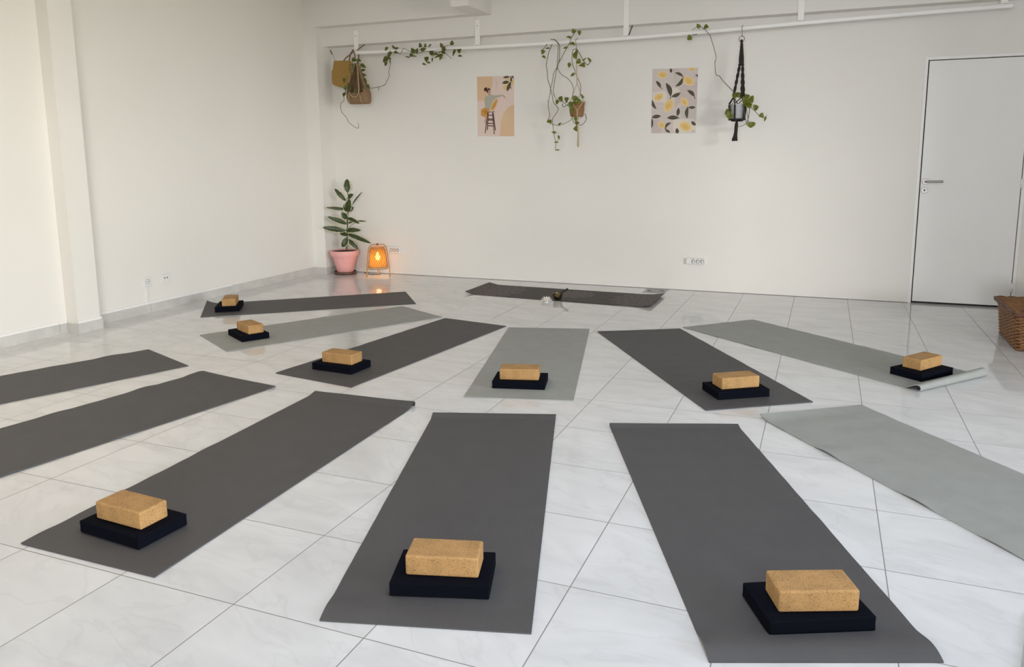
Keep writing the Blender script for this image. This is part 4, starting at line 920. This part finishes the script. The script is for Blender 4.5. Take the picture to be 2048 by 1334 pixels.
p.poly([(120, 100), (440, 92), (438, 180), (425, 300), (330, 400), (275, 560), (130, 565)], tan)
p.poly(bez([(560, 1258), (575, 1130), (600, 950), (660, 790), (760, 680), (855, 640)])+[(853, 1256)], tan)
for k in range(10):
    a = 2*pi*k/10; p.line([(655+25*cos(a), 900+22*sin(a)), (655+100*cos(a), 900+95*sin(a))], 11, tan2)
p.line([(655+118*cos(t), 900+118*sin(t)) for t in (2*pi*k/24 for k in range(25))], 7, tan2)
p.line([(640+118*cos(t), 850+118*sin(t)) for t in (2*pi*k/24 for k in range(12, 20))], 5, tan2)
for k in range(3): p.line([(490+10*k+22*sin(q), 150+60*q+k*6) for q in (0, .5, 1, 1.5, 2, 2.5, 3)], 5, ghost)
# lemon sprig
p.ell(740, 155, 38, 36, 0.3, yel); p.ell(690, 308, 44, 50, 0.5, yel); p.ell(835, 215, 30, 52, 0.2, yel); p.ell(720, 250, 22, 26, 0.2, yel2)
for b, t_, w_ in (((780, 105), (645, 122), 42), ((770, 205), (625, 225), 62), ((800, 200), (722, 385), 66), ((830, 85), (856, 140), 30), ((800, 95), (820, 205), 32), ((785, 280), (822, 340), 14)): p.leaf(b, t_, w_, olive, 4, rib_i)
p.line([(845, 85), (800, 110), (790, 200), (770, 290)], 8, olive)
# stool
for a, b in (((335, 770), (280, 1195)), ((430, 770), (460, 1215)), ((345, 800), (322, 1135)), ((440, 790), (485, 1145)), ((330, 845), (440, 845)), ((330, 940), (450, 945)), ((315, 1005), (450, 1005)), ((330, 1052), (450, 1055)), ((335, 920), (445, 920))): p.line([a, b], 17, wood)
p.poly([(340, 778), (470, 764), (470, 776), (345, 795)], wood)
# figure
p.poly(bez([(300, 830), (290, 900), (268, 960), (264, 988), (285, 980), (310, 940), (322, 880), (330, 840)]), skin)
p.poly(bez([(200, 740), (260, 705), (340, 700), (372, 745), (335, 770), (305, 880), (240, 865), (200, 850)]), rust)
p.poly([(240, 770), (300, 745), (330, 780), (300, 830)], rust2)
p.poly(bez([(345, 455), (300, 480), (272, 560), (280, 660), (282, 700), (330, 712), (390, 722), (420, 640), (450, 560), (520, 505), (590, 490), (640, 452), (590, 450), (480, 462), (420, 452), (385, 448)]), sage)
p.poly(bez([(385, 770), (390, 700), (420, 620), (470, 545), (525, 515), (548, 545), (520, 640), (480, 720), (440, 770), (410, 785)]), tan); p.poly(bez([(400, 740), (430, 650), (490, 570), (525, 545), (505, 640), (460, 720)]), rust)
p.poly(bez([(632, 450), (660, 465), (690, 498), (672, 516), (655, 490), (628, 465)]), skin)
p.poly([(345, 405), (385, 410), (390, 455), (348, 460)], skin); p.ell(368, 385, 32, 46, 0.1, skin)
p.ell(300, 345, 34, 40, 0.6, hair); p.poly(bez([(334, 425), (318, 375), (332, 332), (370, 322), (403, 352), (392, 356), (372, 350), (354, 364), (344, 398)]), hair)
p.line([(372, 376), (382, 375)], 4, hair); p.line([(376, 408), (388, 406)], 4, rust2)
p.line([(325, 350), (345, 330)], 9, tan2)
p.line([(785, 1228), (830, 1230)], 5, lineink)
p.done('poster', 'poster of a woman on a bar stool with a lemon sprig, in peach tones', paper_a)

paper_b = ink('lilac_paper', 212, 200, 195); cream = ink('cream_patch_ink', 224, 214, 203); mauve = ink('mauve_patch_ink', 203, 188, 184); greyp = ink('grey_patch_ink', 202, 194, 186)
p = Sheet((130, 90), (966, 64), (105, 1263), (917, 1260), [(-1.582, YB, 2.116), (-1.155, YB, 2.107), (-1.582, YB, 1.515), (-1.160, YB, 1.505)])
p.poly(bez([(500, 72), (600, 90), (640, 140), (640, 260), (640, 380), (560, 420), (530, 300), (520, 180)]), greyp)
p.poly(bez([(620, 440), (700, 370), (840, 330), (955, 330), (945, 560), (930, 760), (800, 760), (640, 700), (545, 780), (550, 650)]), mauve)
p.poly(bez([(130, 520), (330, 490), (390, 560), (380, 700), (300, 690), (130, 690)]), cream); p.poly(bez([(400, 420), (560, 430), (630, 480), (560, 620), (480, 640)]), cream)
p.poly(bez([(650, 760), (780, 740), (930, 770), (925, 900), (860, 980), (680, 985), (640, 900)]), greyp)
p.poly(bez([(520, 1010), (700, 1000), (920, 1020), (917, 1258), (560, 1258), (500, 1130)]), cream); p.poly(bez([(110, 1010), (250, 1020), (300, 1120), (270, 1258), (108, 1262)]), mauve)
for c_, L_, w_, r_ in (((315, 195), 88, 66, -0.05), ((850, 90), 62, 32, 0.1), ((792, 302), 104, 80, 0.45), ((245, 600), 90, 64, -0.45), ((432, 752), 118, 82, 2.05), ((718, 685), 84, 60, 0.95), ((298, 1108), 74, 54, 0.75), ((732, 1132), 108, 88, 0.35)):
    p.lemon(c_, L_, w_, r_, yel2, yel, amb)
for b, t_, w_, cv in (((470, 78), (476, 160), 50, 0), ((700, 232), (545, 158), 50, 18), ((690, 238), (552, 405), 62, -34), ((285, 432), (195, 305), 56, 8), ((470, 590), (378, 340), 86, 24), ((478, 595), (648, 520), 66, 8), ((902, 590), (768, 472), 66, 18), ((960, 190), (915, 205), 26, 0), ((958, 196), (962, 248), 30, 0), ((205, 822), (128, 650), 52, -24), ((790, 788), (918, 782), 50, 0), ((785, 770), (768, 990), 62, 20), ((590, 945), (612, 790), 60, 4), ((615, 975), (400, 980), 74, 6), ((115, 975), (288, 945), 66, -4), ((122, 990), (112, 1170), 50, 0), ((365, 1178), (478, 1065), 46, -26), ((365, 1178), (462, 1245), 44, 10), ((845, 1035), (922, 1112), 58, 6), ((580, 1165), (590, 1275), 60, 0)):
    p.leaf(b, t_, w_, olive, cv, rib_i)
for a in (((470, 590), (462, 640)), ((700, 232), (712, 245)), ((285, 432), (315, 446)), ((900, 585), (908, 632)), ((775, 765), (768, 770)), ((600, 972), (625, 985)), ((360, 1165), (372, 1180))): p.line(a, 11, olive)
p.line([(845, 1222), (900, 1220)], 6, olive)
p.done('poster', 'poster of scattered yellow lemons and dark leaves', paper_b)

# ---------------------------------------------------------------- wicker basket by the right edge
BX, BY = 1.60, 6.17
t = thing('wicker_basket', 'brown wicker hamper with a lid at the right edge, before the door', 'basket', (BX, BY, 0.0))
HXb, HYb, HZ = 0.385, 0.305, 0.236
def rect_path(hx, hy, n=220, r=0.03):
    """points round a rounded rectangle with arc length"""
    segs = []; pts = []
    cor = [(hx-r, hy-r, 0), (-hx+r, hy-r, pi/2), (-hx+r, -hy+r, pi), (hx-r, -hy+r, 1.5*pi)]
    for cx, cy, a in cor:
        for k in range(7): pts.append(Vector((cx+r*cos(a+k*pi/12), cy+r*sin(a+k*pi/12), 0)))
    pts.append(pts[0]); L = [0]
    for a, b in zip(pts, pts[1:]): L.append(L[-1]+(b-a).length)
    out = []; j = 0
    for i in range(n):
        s = L[-1]*i/n
        while L[j+1] < s: j += 1
        q = (s-L[j])/(L[j+1]-L[j]); out.append(pts[j].lerp(pts[j+1], q))
    return out
bm = BM(); NR = 19; NP = 204
for r_ in range(NR):
    z = 0.014+(HZ-0.030)*r_/(NR-1); g = 0.94+0.06*z/HZ
    pts = []
    for i, q in enumerate(rect_path(HXb*g, HYb*g, NP)):
        nrm = Vector((q.x/HXb, q.y/HYb, 0)); nrm = Vector((math.copysign(1, q.x) if abs(q.x) > HXb*g-0.02 else 0, math.copysign(1, q.y) if abs(q.y) > HYb*g-0.02 else 0, 0))
        if nrm.length: nrm.normalize()
        pts.append(q+nrm*0.0070*sin(2*pi*i/NP*34+pi*r_)+Vector((0, 0, z)))
    tube(bm, pts, 0.0049, 6, closed=True)
body = obj('body', bm, wicker_m, t)
bm = BM()
P0 = rect_path(HXb*0.94, HYb*0.94, 68); P1 = rect_path(HXb, HYb, 68)
for i in range(0, 68, 1): tube(bm, [P0[i]+Vector((0, 0, 0.004)), P1[i]+Vector((0, 0, HZ-0.006))], 0.0036, 5)
obj('stakes', bm, wicker_d, body)
bm = BM(); prism(bm, [(-HXb*0.93, -HYb*0.93), (HXb*0.93, -HYb*0.93), (HXb*0.93, HYb*0.93), (-HXb*0.93, HYb*0.93)], 0.001, 0.010); obj('bottom', bm, wicker_d, t)
bm = BM(); gx, gy = HXb*0.93-0.010, HYb*0.93-0.010
for x0, x1, y0, y1 in ((-gx, gx, -gy, -gy+0.004), (-gx, gx, gy-0.004, gy), (-gx, -gx+0.004, -gy, gy), (gx-0.004, gx, -gy, gy)): box(bm, x0, x1, y0, y1, 0.010, HZ-0.012)
obj('light_block', bm, wicker_d, t)  # unseen dark walls added to stop light showing through the weave
for z, g, rr_ in ((0.008, 0.945, 0.008), (HZ-0.006, 1.005, 0.009)):
    bm = BM()
    for s in range(2):
        pts = [q+Vector((0, 0, z))+Vector((q.x, q.y, 0)).normalized()*0.004*cos(i*0.55+s*pi)+Vector((0, 0, 0.004*sin(i*0.55+s*pi))) for i, q in enumerate(rect_path(HXb*g, HYb*g, 220))]
        tube(bm, pts, rr_*0.72, 6, closed=True)
    obj('rim', bm, wicker_d, t)
lid = bpy.data.objects.new('lid', None); COL.objects.link(lid); lid.parent = t; lid.location = (0, 0, HZ+0.010)
bm = BM(); lx, ly = HXb+0.022, HYb+0.022
for i in range(56):
    y = -ly+0.012+(2*ly-0.024)*i/55; pts = []
    for k in range(41):
        x = -lx+0.012+(2*lx-0.024)*k/40; pts.append((x, y, 0.012+0.006*(1-(x/lx)**2)+0.003*sin(k*pi/2+pi*i)))
    tube(bm, pts, 0.0055, 5)
obj('woven_top', bm, wicker_m, lid)
bm = BM()
for z in (0.002, 0.014):
    for s in range(2):
        pts = [q+Vector((0, 0, z))+Vector((q.x, q.y, 0)).normalized()*0.0045*cos(i*0.6+s*pi)+Vector((0, 0, 0.0045*sin(i*0.6+s*pi))) for i, q in enumerate(rect_path(lx, ly, 220))]
        tube(bm, pts, 0.0062, 6, closed=True)
obj('lid_rim', bm, wicker_d, lid)
bm = BM(); tube(bm, smooth_path([(-0.16, -ly+0.05, 0.022), (-0.15, -ly-0.006, 0.024), (-0.15, -ly-0.014, -0.01), (-0.15, -ly-0.004, -0.05)], 5), 0.006, 7); obj('clasp', bm, wicker_d, lid); bm = BM()
tube(bm, smooth_path([(-lx+0.06, -ly+0.07, 0.021), (-lx+0.10, -ly+0.055, 0.030), (-lx+0.15, -ly+0.065, 0.022)], 5), 0.007, 7); obj('hasp_loop', bm, wicker_d, lid)
